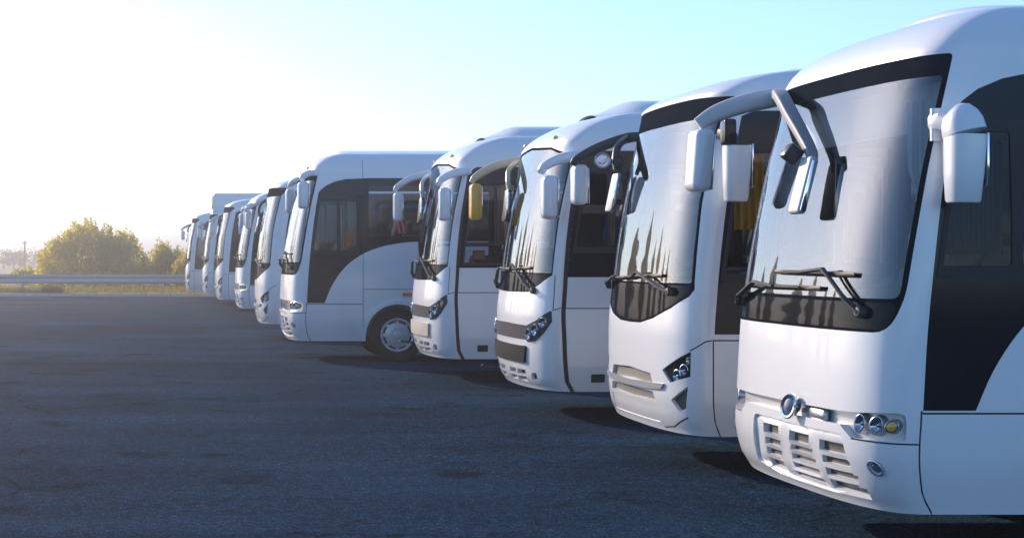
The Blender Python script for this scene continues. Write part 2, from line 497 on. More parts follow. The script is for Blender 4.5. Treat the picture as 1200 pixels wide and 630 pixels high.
def regions_front(kind, S, idx):
    r = []
    S0 = S.S0
    if kind == 'A':
        first = idx == 0
        top = .665
        if first:
            tongue = [(-1.40, .668), (-.93, .672), (-.82, .735), (.60, .735), (.72, .672), (1.40, .668)]
            rec = rounded([(-1.27, .70), (-1.27, .832), (-.9, .812), (.9, .80), (1.27, .815), (1.27, .70)], .05)
            rlow = [(-1.40, .668), (-.93, .672), (-.82, .735), (.60, .735), (.72, .672), (1.40, .668)]
        else:
            tongue = [(-1.40, .70), (-.9, .70), (-.8, .72), (.8, .72), (.9, .70), (1.40, .70)]
            rec = rounded([(-1.30, .74), (-1.30, .83), (-1.15, .875), (1.15, .875), (1.30, .83), (1.30, .74)], .04)
        r.append(('bumper', tongue+[(1.40, .2), (-1.40, .2)]))
        recess = [(-1.28, tongue[0][1]+.012)]+[p for p in rec if p[0] < 0 and p[1] > .76]+[p for p in rec if p[0] > 0 and p[1] > .76]+[(1.28, tongue[0][1]+.012)]+[(a, b+.004) for a, b in tongue[1:-1]][::-1]
        # order: left low -> top -> right low -> back along the bumper's top edge
        lo = sorted([p for p in rec if p[1] > .76], key=lambda p: p[0])
        recess = rounded([(-1.275, tongue[0][1]+.02)], 0)+lo+[(1.275, tongue[0][1]+.02)]+[(a, b+.004) for a, b in tongue[1:-1]][::-1]
        r.append(('recess', recess))
        r.append(('gap', line_strip([(-1.36, tongue[0][1]), tongue[1]], .009)))
        r.append(('gap', line_strip([tongue[-2], (1.36, tongue[0][1])], .009)))
        # louvred grille insert, three slanting columns of slots
        r.append(('insert', rounded([(.42, .685), (-.84, .69), (-.99, .375), (-.70, .345), (.10, .345), (.47, .39)], .04)))
        for c, (rows, a0, a1, sl) in enumerate([([.645, .555, .49, .425], .02, .28, .02), ([.640, .558, .503, .452, .40], -.15, -.44, -.12), ([.632, .545, .475, .412], -.57, -.87, -.16)]):
            for k, w1 in enumerate(rows):
                h = .060 if k in (0, len(rows)-1) and not (c == 1 and k) else (.034 if c == 1 else .043)
                t = k/(len(rows)-1)
                e0, e1 = a0+sl*t*.35*(0 if c == 1 else 1), a1+sl*t
                r.append(('slot', rect(min(e0, e1), max(e0, e1), w1-h, w1)))
        sur = rounded([(-1.15, 1.245), (1.15, 1.245), (1.235, 1.42), (1.275, 2.715), (-1.275, 2.715), (-1.225, 1.42)], [.12, .12, .1, .03, .03, .1])
        r.append(('surround', sur))
        r.append(('band', rounded([(-1.14, 1.262), (1.14, 1.262), (1.19, 1.405), (-1.19, 1.405)], .05)))
        r.append(('windshield', rounded([(-1.195, 1.425), (1.195, 1.425), (1.235, 2.60), (-1.235, 2.60)], [.05, .05, .03, .03])))
        r.append(('top_band', rounded([(-1.235, 2.615), (1.235, 2.615), (1.245, 2.70), (-1.245, 2.70)], .02)))
    if kind == 'B':
        r.append(('gap', line_strip([(-1.32, 1.02), (-1.27, 1.01), (-1.20, .965), (-1.15, .94)], .010)))
        r.append(('gap', line_strip([(1.32, 1.02), (1.27, 1.01), (1.20, .965), (1.15, .94)], .010)))
        for sg in (1, -1):
            f = (lambda p: p) if sg < 0 else mir
            t = '#'+str(sg)
            r.append(('headlight'+t, f([(-1.16, .935), (-.79, .775), (-.92, .685), (-1.155, .745)])))
            r.append(('fog'+t, f([(-1.135, .675), (-.93, .555), (-1.03, .475), (-1.11, .505)])))
            r.append(('gap', line_strip([(sg*.72, .325), (sg*.90, .345), (sg*1.12, .435)], .012)))
        r.append(('fine#1', sym([(0, .755), (.55, .735), (.62, .65), (0, .665)])))
        r.append(('fine#2', sym([(0, .60), (.60, .595), (.66, .53), (0, .52)])))
        r.append(('bar', rounded(sym([(0, .655), (.5, .662), (.84, .672), (.80, .628), (.5, .612), (0, .605)]), .01)))
        r.append(('plate', rounded(sym([(0, .50), (.66, .495), (.68, .36), (0, .36)]), .02)))
        sur = [(-x, y) for x, y in [(0, 1.115), (.3, 1.12), (.6, 1.165), (.9, 1.25), (1.12, 1.345), (1.165, 1.40)]]
        right = [(-1.16, 1.46), (-1.145, 2.05), (-1.18, 2.70), (-1.315, 2.815), (-1.25, 2.85), (-.8, 2.865), (0, 2.87)]
        half = sur+right
        poly = half+[(-a, b) for a, b in half[::-1] if a < -1e-6]
        r.append(('surround', poly))
        b = [(0, 1.135), (.3, 1.14), (.6, 1.185), (.9, 1.27), (1.09, 1.355), (1.13, 1.43), (0, 1.43)]
        r.append(('band', sym(b)))
        r.append(('windshield', rounded([(-1.13, 1.445), (1.13, 1.445), (1.115, 2.05), (1.15, 2.70), (-1.15, 2.70), (-1.115, 2.05)], .02)))
        r.append(('top_band', rounded([(-1.16, 2.72), (1.16, 2.72), (1.26, 2.81), (1.1, 2.845), (0, 2.85), (-1.1, 2.845), (-1.26, 2.81)], .015)))
    if kind == 'C':
        half = [(0, .955), (.8, .945), (1.0, 1.0), (1.215, 1.11), (1.225, 1.0), (1.12, .875), (1.0, .795), (.82, .775), (.78, .80), (0, .80)]
        r.append(('greyband', rounded(sym(half), .015)))
        r.append(('square', rounded(sym([(0, .735), (.80, .735), (.76, .565), (0, .565)]), .02)))
        for sg in (1, -1):
            for a in (.12, .44):
                for w in (.365, .435):
                    r.append(('hole', rounded([(sg*a, w), (sg*(a+.27), w), (sg*(a+.27), w+.052), (sg*a, w+.052)], .008)))
            r.append(('gap', line_strip([(sg*1.23, 1.11), (sg*1.225, 1.46)], .010)))
            r.append(('gap', line_strip([(sg*1.23, 1.11), (sg*1.32, 1.14)], .010)))
            r.append(('fog#%d' % sg, rounded([(sg*.84, .39), (sg*.97, .40), (sg*.97, .47), (sg*.86, .47)], .03)))
        half = [(0, 1.275), (.78, 1.285), (1.0, 1.36), (1.195, 1.46), (1.205, 2.0), (1.235, 2.665), (.8, 2.76), (0, 2.80)]
        r.append(('surround', sym(half)))
        r.append(('band', sym([(0, 1.285), (.77, 1.295), (1.0, 1.37), (1.185, 1.468), (0, 1.478)])))
        r.append(('windshield', rounded(sym([(0, 1.49), (1.18, 1.48), (1.185, 2.0), (1.212, 2.645), (.8, 2.735), (0, 2.775)]), .015)))
    return r

def regions_side(kind, S, idx):
    """(local x, height) regions of the flank; X0 is where the front mask ends."""
    r = []
    X = lambda w: float(S.X0(w))
    L = S.L
    xs = lambda w, d=.012: X(w)+d
    arc = [(1.75+.56*math.cos(a), .40/S.zs+.56/S.zs*math.sin(a)) for a in np.linspace(0, math.pi, 25)]
    arc2 = [(1.75+.50*math.cos(a), .40/S.zs+.50/S.zs*math.sin(a)) for a in np.linspace(0, math.pi, 25)]
    arc = [(1.75+.56, .1)]+arc+[(1.75-.56, .1)]; arc2 = [(1.75+.50, .1)]+arc2+[(1.75-.50, .1)]
    rear = [(x+L-4.4, w) for x, w in arc]; rear2 = [(x+L-4.4, w) for x, w in arc2]
    if kind == 'A':
        top = 2.63
        swoop = [(.61, .845), (.69, 1.03), (.78, 1.18), (.87, 1.295), (1.03, 1.44), (1.3, 1.585), (1.6, 1.67), (1.95, 1.715), (2.4, 1.725), (L-.5, 1.725)]
        sx = [q[0] for q in swoop]; fz = pchip(swoop[:9]); swoop = [(float(a), float(fz(a))) for a in np.linspace(.61, 2.4, 60)]+[(L-.5, 1.725)]
        front = [(xs(w), w) for w in np.linspace(.845, 2.42, 30)]
        x1 = xs(2.42)
        poly = [(L-.5, top)]+[(3.0, top), (1.3, top), (x1+.42, top-.015), (x1+.25, top-.05), (x1+.12, top-.105), (x1+.04, top-.165)]+front[::-1]+swoop
        r.append(('side_black', poly))
        r.append(('frame#0', [(xs(1.53, .03), 1.53), (1.15, 1.53), (1.15, 2.36), (xs(2.36, .03), 2.36)]))
        r.append(('pane#0', rounded([(xs(1.60, .06), 1.60), (.80, 1.60), (.80, 2.30), (xs(2.30, .06), 2.30)], .02)))
        r.append(('pane#1', rounded([(.855, 1.60), (1.11, 1.60), (1.11, 2.30), (.855, 2.30)], .02)))
        x = 1.30; k = 2
        while x < L-1.2:
            r.append(('pane#%d' % k, rounded([(x, 1.80), (x+1.25, 1.80), (x+1.25, 2.52), (x, 2.52)], .05))); x += 1.33; k += 1
        r.append(('gap', line_strip([(X(.83), .83), (1.21, .83)], .010)))
        r.append(('gap', line_strip([(1.21, .33), (1.21, 2.9)], .008)))
        r.append(('gap', line_strip([(1.215, 1.04), (L-.3, 1.04)], .008)))
        r.append(('gap', line_strip([(X(w)+.005, w) for w in np.linspace(.2, .845, 24)], .010)))
        r.append(('marker', rounded([(1.70+.12, .94), (1.70+.30, .94), (1.70+.30, .99), (1.70+.12, .99)], .01)))
        if idx == 4:
            for d in (0, .07):
                r.append(('stripe', [(1.72+d, 2.06), (1.755+d, 2.06), (1.80+d, 1.84), (1.765+d, 1.84)]))  # painted reflection, two slanting slashes on the pane
    if kind == 'B':
        poly = [(L-.5, 2.74), (X(2.74)+.10, 2.74)]+[(xs(w), w) for w in np.linspace(2.70, 1.065, 30)]+[(1.2, 1.065), (1.25, 1.35), (L-.5, 1.38)]
        r.append(('side_black', poly))
        r.append(('frame#0', [(xs(1.47, .03), 1.47), (1.2, 1.47), (1.2, 2.46), (xs(2.46, .03), 2.46)]))
        r.append(('pane#0', rounded([(xs(1.52, .06), 1.52), (1.16, 1.52), (1.16, 2.42), (xs(2.42, .06), 2.42)], .02)))
        x = 1.32; k = 1
        while x < L-1.2:
            r.append(('pane#%d' % k, rounded([(x, 1.55), (x+1.25, 1.55), (x+1.25, 2.6), (x, 2.6)], .05))); x += 1.33; k += 1
        r.append(('gap', line_strip([(X(1.02), 1.02), (L-.3, 1.02)], .010)))
        r.append(('gap', line_strip([(X(w)+.005, w) for w in np.linspace(.2, 1.02, 26)], .010)))
    if kind == 'C':
        r.append(('strip', [(X(w)+.005, w) for w in np.linspace(.2, 2.62, 25)]+[(X(w)+.05, w) for w in np.linspace(2.62, .2, 25)]))
        poly = [(L-.5, 2.72), (X(2.72)+.10, 2.70)]+[(xs(w, .05), w) for w in np.linspace(2.66, 1.44, 25)]+[(L-.5, 1.46)]
        r.append(('side_black', poly))
        if idx == 3:
            r.append(('frame#0', [(xs(1.47, .08), 1.47), (1.25, 1.47), (1.25, 2.52), (xs(2.52, .08), 2.52)]))
            r.append(('pane#0', rounded([(xs(1.76, .11), 1.76), (.84, 1.76), (.84, 2.47), (xs(2.47, .11), 2.47)], .02)))
            r.append(('pane#1', rounded([(.88, 1.76), (1.21, 1.76), (1.21, 2.47), (.88, 2.47)], .02)))
            r.append(('pane#2', rounded([(xs(1.50, .11), 1.50), (1.21, 1.50), (1.21, 1.72), (xs(1.72, .11), 1.72)], .02)))
        else:
            r.append(('frame#0', [(xs(1.68, .08), 1.68), (.98, 1.68), (.98, 2.52), (xs(2.52, .08), 2.52)]))
            r.append(('pane#0', rounded([(xs(1.74, .11), 1.74), (.78, 1.74), (.78, 2.47), (xs(2.47, .11), 2.47)], .02)))
            r.append(('pane#1', rounded([(.81, 1.74), (.94, 1.74), (.94, 2.47), (.81, 2.47)], .01)))
        x = 1.40; k = 3
        while x < L-1.2:
            r.append(('pane#%d' % k, rounded([(x, 1.58), (x+1.25, 1.58), (x+1.25, 2.6), (x, 2.6)], .05))); x += 1.33; k += 1
        r.append(('gap', line_strip([(X(1.13)+.05, 1.13), (L-.3, 1.13)], .010)))
        r.append(('flap', rounded([(.62, .39), (.76, .39), (.76, .475), (.62, .475)], .012)))
    r.append(('arch#0', arc+arc2[::-1])); r.append(('arch#1', rear+rear2[::-1]))
    r.append(('void', arc2)); r.append(('void', rear2))
    return r
# ---------------------------------------------------------------- coach assembly
_shared = {}
def shared(name, fn):
    if name not in _shared: _shared[name] = fn()
    return _shared[name]

def tyre_mesh():
    mb = MB()
    lathe(mb, [(-.13, .25), (-.135, .30), (-.14, .37), (-.125, .405), (-.09, .418), (-.085, .412), (-.04, .412), (-.035, .42), (.035, .42), (.04, .412), (.085, .412), (.09, .418), (.125, .405), (.14, .37), (.135, .30), (.13, .25)], 64)
    return mb.mesh('tyre', M['tyre'])
def cover_mesh():
    mb = MB()
    # y negative is outwards
    lathe(mb, [(-.10, .262), (-.135, .262), (-.142, .250), (-.135, .236), (-.118, .225), (-.120, .19), (-.132, .165), (-.138, .10), (-.140, .0)], 64, axis=(0, 1, 0))
    lathe(mb, [(-.138, .062), (-.158, .058), (-.162, .045), (-.162, 0)], 32)
    for i in range(10):
        a = 2*math.pi*i/10
        lathe(mb, [(-.130, .012), (-.150, .010), (-.152, 0)], 8, c=(.115*math.cos(a), 0, .115*math.sin(a)))
    return mb.mesh('wheel_cover', M['rim'])
def cover_slots_mesh():
    mb = MB()
    for i in range(8):
        a0 = 2*math.pi*i/8
        v, f = [], []
        for k in range(7):
            a = a0+.10+k*(2*math.pi/8-.2)/6
            for rr in (.196, .222):
                v.append((rr*math.cos(a), -.1225, rr*math.sin(a)))
        for k in range(6): f.append((2*k, 2*k+2, 2*k+3, 2*k+1))
        mb.add(v, f)
    return mb.mesh('cover_slots', M['gap'])
def seat_mesh(which):
    mb = MB()
    if which == 'seat':
        box(mb, (0, 0, .44), (.46, .45, .13), .04)
        box(mb, (.25, 0, .80), (.12, .45, .68), .05, rot=Matrix.Rotation(R(12), 3, 'Y'))
        box(mb, (.05, 0, .20), (.12, .30, .36), .02)
        return mb.mesh('seat', M['seat'])
    box(mb, (.315, 0, 1.10), (.10, .30, .20), .04, rot=Matrix.Rotation(R(12), 3, 'Y'))
    return mb.mesh('headrest', M['headrest'])

def oriented(mb, S, s, w, prof, off=0.0, squash=(1, 1)):
    """Lathe standing on the front skin, axis along its outward normal."""
    P, n = S.front(np.array([s]), np.array([w]))
    lathe(mb, prof, 28, axis=n[0], c=P[0]+n[0]*off, squash=squash)
LAMPP = lambda r: [(-.03, r*1.08), (.006, r*1.08), (.010, r), (.002, r*.92)]
LENSP = lambda r: [(0, r*.94), (.010, r*.75), (.016, r*.4), (.018, 0)]

def cup(mb, S, s, w, r, base, sq=(1, 1)):
    oriented(mb, S, s, w, [(base+.024, r*.97), (base+.014, r*.78), (base+.005, r*.45), (base+.003, r*.26)], squash=sq)
    oriented(mb, S, s, w, [(base+.003, r*.27), (base+.014, r*.22), (base+.018, r*.10), (base+.019, 0)], squash=sq)

def curtain(mb, p0, p1, z0, z1, folds=7, amp=.03, pinch=0):
    v, f = [], []
    n = folds*6
    for i in range(n+1):
        t = i/n
        for j in range(9):
            h = j/8
            sq = 1-pinch*math.exp(-((h-.42)/.12)**2)
            tt = .5+(t-.5)*sq
            x = p0[0]+(p1[0]-p0[0])*tt; y = p0[1]+(p1[1]-p0[1])*tt
            d = amp*math.sin(t*folds*2*math.pi)*(1-.4*h)
            dx, dy = p1[0]-p0[0], p1[1]-p0[1]; l = math.hypot(dx, dy)+1e-9
            v.append((x-dy/l*d, y+dx/l*d, z0+(z1-z0)*h))
    for i in range(n):
        for j in range(8):
            a = i*9+j; f.append((a, a+9, a+10, a+1))
    mb.add(v, f)

def pointwise(S, root, name, mat, fn, parent=None, smooth=35):
    mb = MB(); fn(mb)
    return mb.build(name, M[mat] if isinstance(mat, str) else mat, parent or root, smooth)

def wiper(S, root, piv, elbow, b0, b1):
    """Pantograph wiper on the windscreen: pivot, elbow and the two blade ends given as (s, w)."""
    def F(q, off):
        P, n = S.front(np.array([q[0]]), np.array([q[1]])); return P[0]+n[0]*off
    mid = tuple((np.array(b0)*.55+np.array(b1)*.45))
    mb = MB()
    P, n = S.front(np.array([piv[0]]), np.array([piv[1]]))
    lathe(mb, [(0, .034), (.03, .034), (.045, .024), (.048, 0)], 16, axis=n[0], c=P[0])
    e = (piv[0]*.72+elbow[0]*.28, piv[1]*.72+elbow[1]*.28)
    sweep(mb, [F(piv, .03), F(e, .05)], .022, .016, k=8)
    sweep(mb, [F(e, .05), F(elbow, .055)], .014, .010, k=8)
    p2 = (piv[0]+(.06 if piv[0] < 0 else -.06), piv[1]+.03)
    e2 = (elbow[0]+(.04 if piv[0] < 0 else -.04), elbow[1]+.0)
    sweep(mb, [F(p2, .03), F(e2, .045)], .008, .008, k=6)
    sweep(mb, [F(elbow, .055), F(mid, .05)], .014, .010, k=8)
    arm = mb.build('wiper', M['plastic'], root)
    mb = MB()
    pts = [F((b0[0]*(1-t)+b1[0]*t, b0[1]*(1-t)+b1[1]*t), .016) for t in np.linspace(0, 1, 14)]
    sweep(mb, pts, [.005, .009, .009, .005], .014, k=6)
    pts = [F((b0[0]*(1-t)+b1[0]*t, b0[1]*(1-t)+b1[1]*t), .04) for t in np.linspace(.2, .8, 8)]
    sweep(mb, pts, .010, .007, k=6)
    mb.build('wiper_blade', M['trim'], arm)

def mirror(root, path, ru, rv, head_c, head, mat_arm='paint', mat_head='paint', back='plastic', up=(0, 0, 1), tilt=0, face=1):
    """Mirror: swept arm > housing > glass. face=+1: the glass looks backwards (local +x)."""
    mb = MB()
    if path is not None:
        sweep(mb, smooth_path(path, 7), ru, rv, k=18, up=up, p=4.0)
    else:
        box(mb, (head_c[0], head_c[1]+.08, head_c[2]+head[2]*.45), (.05, .16, .06), .015)
    arm = mb.build('mirror_arm', M[mat_arm], root)
    mb = MB()
    rt = Matrix.Rotation(R(tilt), 3, 'Y')
    box(mb, head_c, head, min(head)*.38, rot=rt, seg=5)
    hs = mb.build('mirror_housing', M[mat_head], arm)
    mb = MB()
    off = rt @ Vector((face*(head[0]*.5+.002), 0, -.01))
    box(mb, Vector(head_c)+off, (.012, head[1]*.80, head[2]*.88), .005, rot=rt)
    mb.build('mirror_glass', M['mirror'], arm)
    return arm

def drop_mirror(root, c, w, h, d, mat='paint', bracket=None, dome=True):
    """Pillar mirror with a domed hood over a tapering drop-shaped housing."""
    mb = MB()
    x, y, z = c
    prof = [(z-h*.5, .66), (z-h*.493, .76), (z-h*.47, .83), (z-h*.2, .94), (z+h*.1, 1.0), (z+h*.2, 1.0)]
    path = [(x+(.015*(pz-z)/h), y, pz) for pz, _ in prof]
    sweep(mb, path, [w*.5*k for _, k in prof], [d*.5*k for _, k in prof], k=32, up=(0, 1, 0), p=2.7)
    hs_c = MB()
    if dome:
        pr = [(z+h*.207, 1.02), (z+h*.26, 1.02), (z+h*.34, .97), (z+h*.42, .80), (z+h*.48, .52), (z+h*.505, .2)]
        path = [(x+.015*.2-.005*i, y+.006*i, pz) for i, (pz, _) in enumerate(pr)]
        sweep(hs_c, path, [w*.5*k for _, k in pr], [d*.5*k for _, k in pr], k=24, up=(0, 1, 0), p=3.0)
    br = MB()
    bb = bracket or [(x-.02, y+.05, z+h*.30), (x-.07, y+.12, z+h*.36), (x-.07, y+.2, z+h*.36)]
    sweep(br, bb, .03, .045, k=10, p=3)
    sweep(br, [(bb[-1][0], bb[-1][1]-.03, z+h*.5), (bb[-1][0]+.0, bb[-1][1]-.03, z+h*.16)], .028, .02, k=8, p=3)
    arm = br.build('mirror_arm', M[mat], root)
    hs = mb.build('mirror_housing', M[mat], arm)
    if dome: hs_c.build('mirror_hood', M[mat], arm)
    g = MB(); box(g, (x+w*.5-.004, y, z-.03), (.012, d*.7, h*.55), .004)
    g.build('mirror_glass', M['mirror'], arm)
    return arm

def make_coach(idx):
    kind, dep, nose, zs, bs = BUSES[idx]
    S = make_shell(kind, zs, bs)
    if idx == 0: S.L = 8.4
    root = empty('coach_bus', (nose, dep+1.2, 0))
    near = idx < 5
    st = .05 if idx < 4 else .08
    parts = {}
    def get(key, far=''):
        base = key.split('#')[0]
        kk = (base, key if '#' in key else '', far if base in ('pane', 'frame', 'arch', 'marker', 'flap', 'stripe', 'strip', 'side_black') else '')
        if kk not in parts: parts[kk] = MB()
        return parts[kk]
    # ---- front mask
    wlev = np.concatenate([np.arange(S.zbot, S.zc, st), np.linspace(S.zc, S.wt, 12)])
    dom = rect(-S.S0+1e-4, S.S0-1e-4, S.zbot, S.wt)
    V, out = cut_patch(dom, regions_front(kind, S, idx), np.arange(-S.S0, S.S0, st), wlev)
    for k, F in out.items():
        nm, mat, off, th = PART[k.split('#')[0]]
        emit(get(k), S.front, V, F, off, th)
    # ---- flanks, near and far
    xs = np.concatenate([np.arange(.2, 2.6, st*1.4), np.arange(2.6, S.L+.01, .3)])
    dom = [(float(S.X0(w)), float(w)) for w in np.concatenate([np.linspace(S.zbot, S.zc, 60), np.linspace(S.zc, S.wt, 12)[1:]])]+[(S.L, S.wt), (S.L, S.zbot)]
    V, out = cut_patch(dom, regions_side(kind, S, idx), xs, wlev)
    for k, F in out.items():
        if k == 'void': continue
        nm, mat, off, th = PART[k.split('#')[0]]
        for far in ('', 'far'):
            if far and k.split('#')[0] in ('marker', 'stripe', 'flap'): continue
            emit(get(k, far), S.side, V, F, off, th, flip=bool(far))
    body = get('body')
    # ---- roof cap, tail and underside
    ts = np.linspace(-S.S0, 0, 40)
    xr = np.concatenate([np.linspace(S.L, float(S.X0(S.wt)), 40)[:-1]])
    ring = [(x, -float(S.hw(S.wt)), float(S.z(S.wt))) for x in xr]+[tuple(p) for p in S.front0(ts, np.full(len(ts), S.wt))]
    hmax = float(S.hw(S.wt)); K = 14
    vs, fs, ns = [], [], []
    for (x, y, z) in ring:
        h = -y
        for j in range(K+1):
            q = -1+2*j/K
            kk = S.crown*(h/hmax)**1.2*(1-q*q)
            vs.append((x, q*h, z+kk))
    for i in range(len(ring)-1):
        for j in range(K):
            a = i*(K+1)+j; fs.append((a, a+K+1, a+K+2, a+1))
    body.add(vs, fs)
    wl = np.concatenate([np.linspace(S.zbot, S.zc, 12), np.linspace(S.zc, S.wt, 8)[1:]])
    vs, fs = [], []
    for w in wl:
        h = float(S.hw(w)); vs += [(S.L, -h, float(S.z(w))), (S.L, h, float(S.z(w)))]
    for i in range(len(wl)-1): fs.append((2*i, 2*i+1, 2*i+3, 2*i+2))
    n0 = len(vs); top = ring[0]
    for j in range(K+1):
        q = -1+2*j/K; vs.append((S.L, q*hmax, top[2]+S.crown*(1-q*q)))
    fs.append(tuple(range(n0, n0+K+1)))
    body.add(vs, fs)
    for kk, mb in parts.items():
        nm, mat, off, th = PART[kk[0]]
        if kk[0] == 'pane' and (idx > 4 or idx == 0): mat = 'window_dark'
        if kk[0] == 'square' and idx == 3: mat = 'beige'
        if kk[0] == 'recess' and idx != 0: mat = 'chrome'
        parts[kk] = mb.build(nm, M[mat], root)
    P_ = lambda base: [o for k, o in parts.items() if k[0] == base]
    mb = MB()
    zb = (S.zbot+.05)*zs
    ss = np.linspace(-S.S0, S.S0, 41)
    pts = [tuple(p*np.array([1, .985, 1])+np.array([.03, 0, 0])) for p in S.front0(ss, np.full(41, S.zbot+.05))]
    pts += [(S.L-.02, 1.15, zb), (S.L-.02, -1.15, zb)]
    mb.add([(a, b, zb) for a, b, _ in pts], [tuple(range(len(pts)))])
    for ax in (1.75, S.L-2.65):
        sweep(mb, [(ax, -1.0, .42), (ax, 1.0, .42)], .07, .07, k=8)
    mb.build('chassis', M['steel'], root)
    # ---- wheels
    for ax in (1.75, S.L-2.65):
        for sg in (-1, 1):
            w = link('wheel', shared('tyre', tyre_mesh), root, (ax, sg*1.02, .42), (0, 0, 0 if sg < 0 else math.pi))
            c = link('wheel_cover', shared('cover', cover_mesh), w)
            c2 = link('cover_slots', shared('slots', cover_slots_mesh), w)
            mb = None
    # wheel wells
    for ax in (1.75, S.L-2.65):
        for sg in (-1, 1):
            v, f = [], []
            for a in np.linspace(0, math.pi, 17):
                for yy in (1.18, .80):
                    v.append((ax+.53*math.cos(a), sg*yy, .40+.53*math.sin(a)))
            for i in range(16): f.append((2*i, 2*i+1, 2*i+3, 2*i+2))
            n = len(v); v += [(p[0], sg*.80, p[2]) for p in v[1::2]]
            f.append(tuple(range(n, n+17)))
            mb = MB(); mb.add(v, f); mb.build('wheel_well', M['gap'], root)
    # ---- lamps and front details
    if kind == 'A':
        rec = P_('recess')[0]
        wl = .748 if idx == 0 else .79
        for sg in (-1, 1):
            hl = MB(); ln = MB(); am = MB()
            for s, r, amb in ((.98, .042, 0), (1.10, .042, 0), (1.195, .032, 1)):
                sq = (1.12, .92)
                oriented(hl, S, sg*s, wl+.01, [(-.06, r*1.3), (-.028, r*1.22), (-.012, r*1.10), (-.010, r*1.0), (-.016, r*.94)], squash=sq)
                if not amb: cup(ln, S, sg*s, wl+.01, r, -.040, sq)
                else: oriented(am, S, sg*s, wl+.01, [(-.035, r*1.0), (-.012, r*.8), (-.006, r*.4), (-.005, 0)], squash=sq)
            h = hl.build('headlight', M['silver'], root)
            ln.build('lamp', M['lamp'], h); am.build('indicator_lens', M['amber'], h)
            fg = MB(); oriented(fg, S, sg*1.115, .535, [(-.03, .047), (.008, .047), (.010, .040), (-.012, .034)], squash=(.8, 1.15))
            f = fg.build('fog_light', M['silver'], root)
            l2 = MB(); oriented(l2, S, sg*1.115, .535, [(-.008, .036), (0, .028), (.004, 0)], squash=(.8, 1.15)); l2.build('lamp', M['lamp'], f)
        if idx == 0:
            P, n = S.front(np.array([-.29]), np.array([.785]))
            ax = Vector((-.93, -.36, .05)); c = Vector(P[0])+Vector((-.05, -.01, 0.005))
            b = MB(); lathe(b, [(-.05, .05), (-.01, .076), (.006, .076), (.014, .069), (.012, .056), (.004, .053)], 36, axis=ax, c=c, squash=(1, .78))
            e = b.build('badge', M['chrome'], root)
            b = MB(); lathe(b, [(.004, .054), (.012, .035), (.014, 0)], 36, axis=ax, c=c, squash=(1, .78)); b.build('badge_enamel', M['blue'], e)
            b = MB()
            P, n = S.front(np.array([-.47]), np.array([.765]))
            box(b, P[0]+n[0]*-.03, (.04, .34, .075), .02)
            b.build('badge_plinth', M['silver'], root)
        wz = 1.349
        wiper(S, root, (-.974, wz), (-.604, 1.571), (.20, 1.555), (-.88, 1.548))
        wiper(S, root, (.95, 1.36), (.459, 1.486), (.62, 1.463), (-.53, 1.468))
    if kind == 'B':
        for o, sg in zip(P_('headlight'), (1, -1)):
            pass
        for key, o in parts.items():
            if key[0] == 'headlight':
                sg = int(key[1].split('#')[1])
                ln = MB(); bz = MB()
                for s, w, r in ((-1.0, .742, .045), (-1.085, .790, .042), (-1.135, .86, .026)):
                    oriented(bz, S, -sg*s*-1 if False else sg*abs(s), w, [(-.03, r*1.1), (-.006, r*1.1), (-.004, r), (-.016, r*.85)])
                    cup(ln, S, sg*abs(s), w, r*.92, -.026)
                bz.build('lamp_bezel', M['chrome'], o); ln.build('lamp', M['lamp'], o)
        wiper(S, root, (-.90, 1.378), (-.252, 1.52), (.35, 1.47), (-.75, 1.50))
        wiper(S, root, (.90, 1.40), (.45, 1.48), (.80, 1.46), (-.05, 1.475))
    if kind == 'C':
        o = P_('greyband')[0]
        for sg in (-1, 1):
            bz = MB(); ln = MB(); am = MB()
            for s, w, r, amb in ((.87, .855, .048, 0), (1.0, .905, .052, 0), (1.125, .985, .048, 1)):
                oriented(bz, S, sg*s, w, [(-.02, r*1.12), (.022, r*1.12), (.028, r*1.02), (.022, r*.95)], squash=(1.1, .95))
                if amb and idx == 3: oriented(am, S, sg*s, w, [(-.004, r*.95), (.006, r*.7), (.010, 0)], squash=(1.1, .95))
                else: cup(ln, S, sg*s, w, r*.95, .002, (1.1, .95))
            h = bz.build('headlight', M['silver'], root); ln.build('lamp', M['lamp'], h)
            if am.v: am.build('indicator_lens', M['amber'], h)
        wiper(S, root, (-.924, 1.30), (-.30, 1.56), (.25, 1.50), (-.80, 1.53))
        wiper(S, root, (.92, 1.32), (.50, 1.49), (.85, 1.52), (-.15, 1.51))
        mb = MB(); sweep(mb, [(.06, -.55, .40*zs), (-.07, -.56, .40*zs), (-.07, -.66, .40*zs)], .016, .016, k=8)
        if idx in (2, 3): 
            mb = MB(); sweep(mb, [(.08, .62, .42*zs), (-.10, .66, .43*zs), (-.13, .66, .45*zs)], .014, .014, k=8); mb.build('tow_hook', M['steel'], root)
    # clearance lamps on the brow
    if idx in (2, 3, 4):
        w = S.zc+.06
        for s in (-.75, .75):
            P, n = S.front(np.array([s]), np.array([w]))
            mb = MB(); box(mb, P[0]+n[0]*.006, (.04, .09, .035), .01); mb.build('clearance_lamp', M['amber'], root)
    # ---- roof pods
    if kind == 'C':
        mb = MB(); z0 = float(S.z(S.wt))
        def pod(x0, x1, h, wd):
            nx, ny = 40, 24
            v, f = [], []
            for i in range(nx+1):
                x = x0+(x1-x0)*i/nx
                e = min(smoothstep(0, 1, np.array((x-x0)/.45)), smoothstep(0, 1, np.array((x1-x)/.5)))
                for j in range(ny+1):
                    q = -1+2*j/ny
                    v.append((x, q*wd*(.72+.28*float(e)), z0-.05+S.crown*(1-q*q)+(h+.06)*float(e)*(1-abs(q)**5)))
            for i in range(nx):
                for j in range(ny):
                    a = i*(ny+1)+j; f.append((a, a+ny+1, a+ny+2, a+1))
            mb.add(v, f)
        pod(.86, 4.4, .09, .82)
        mb.build('roof_pod', M['paint'], root)
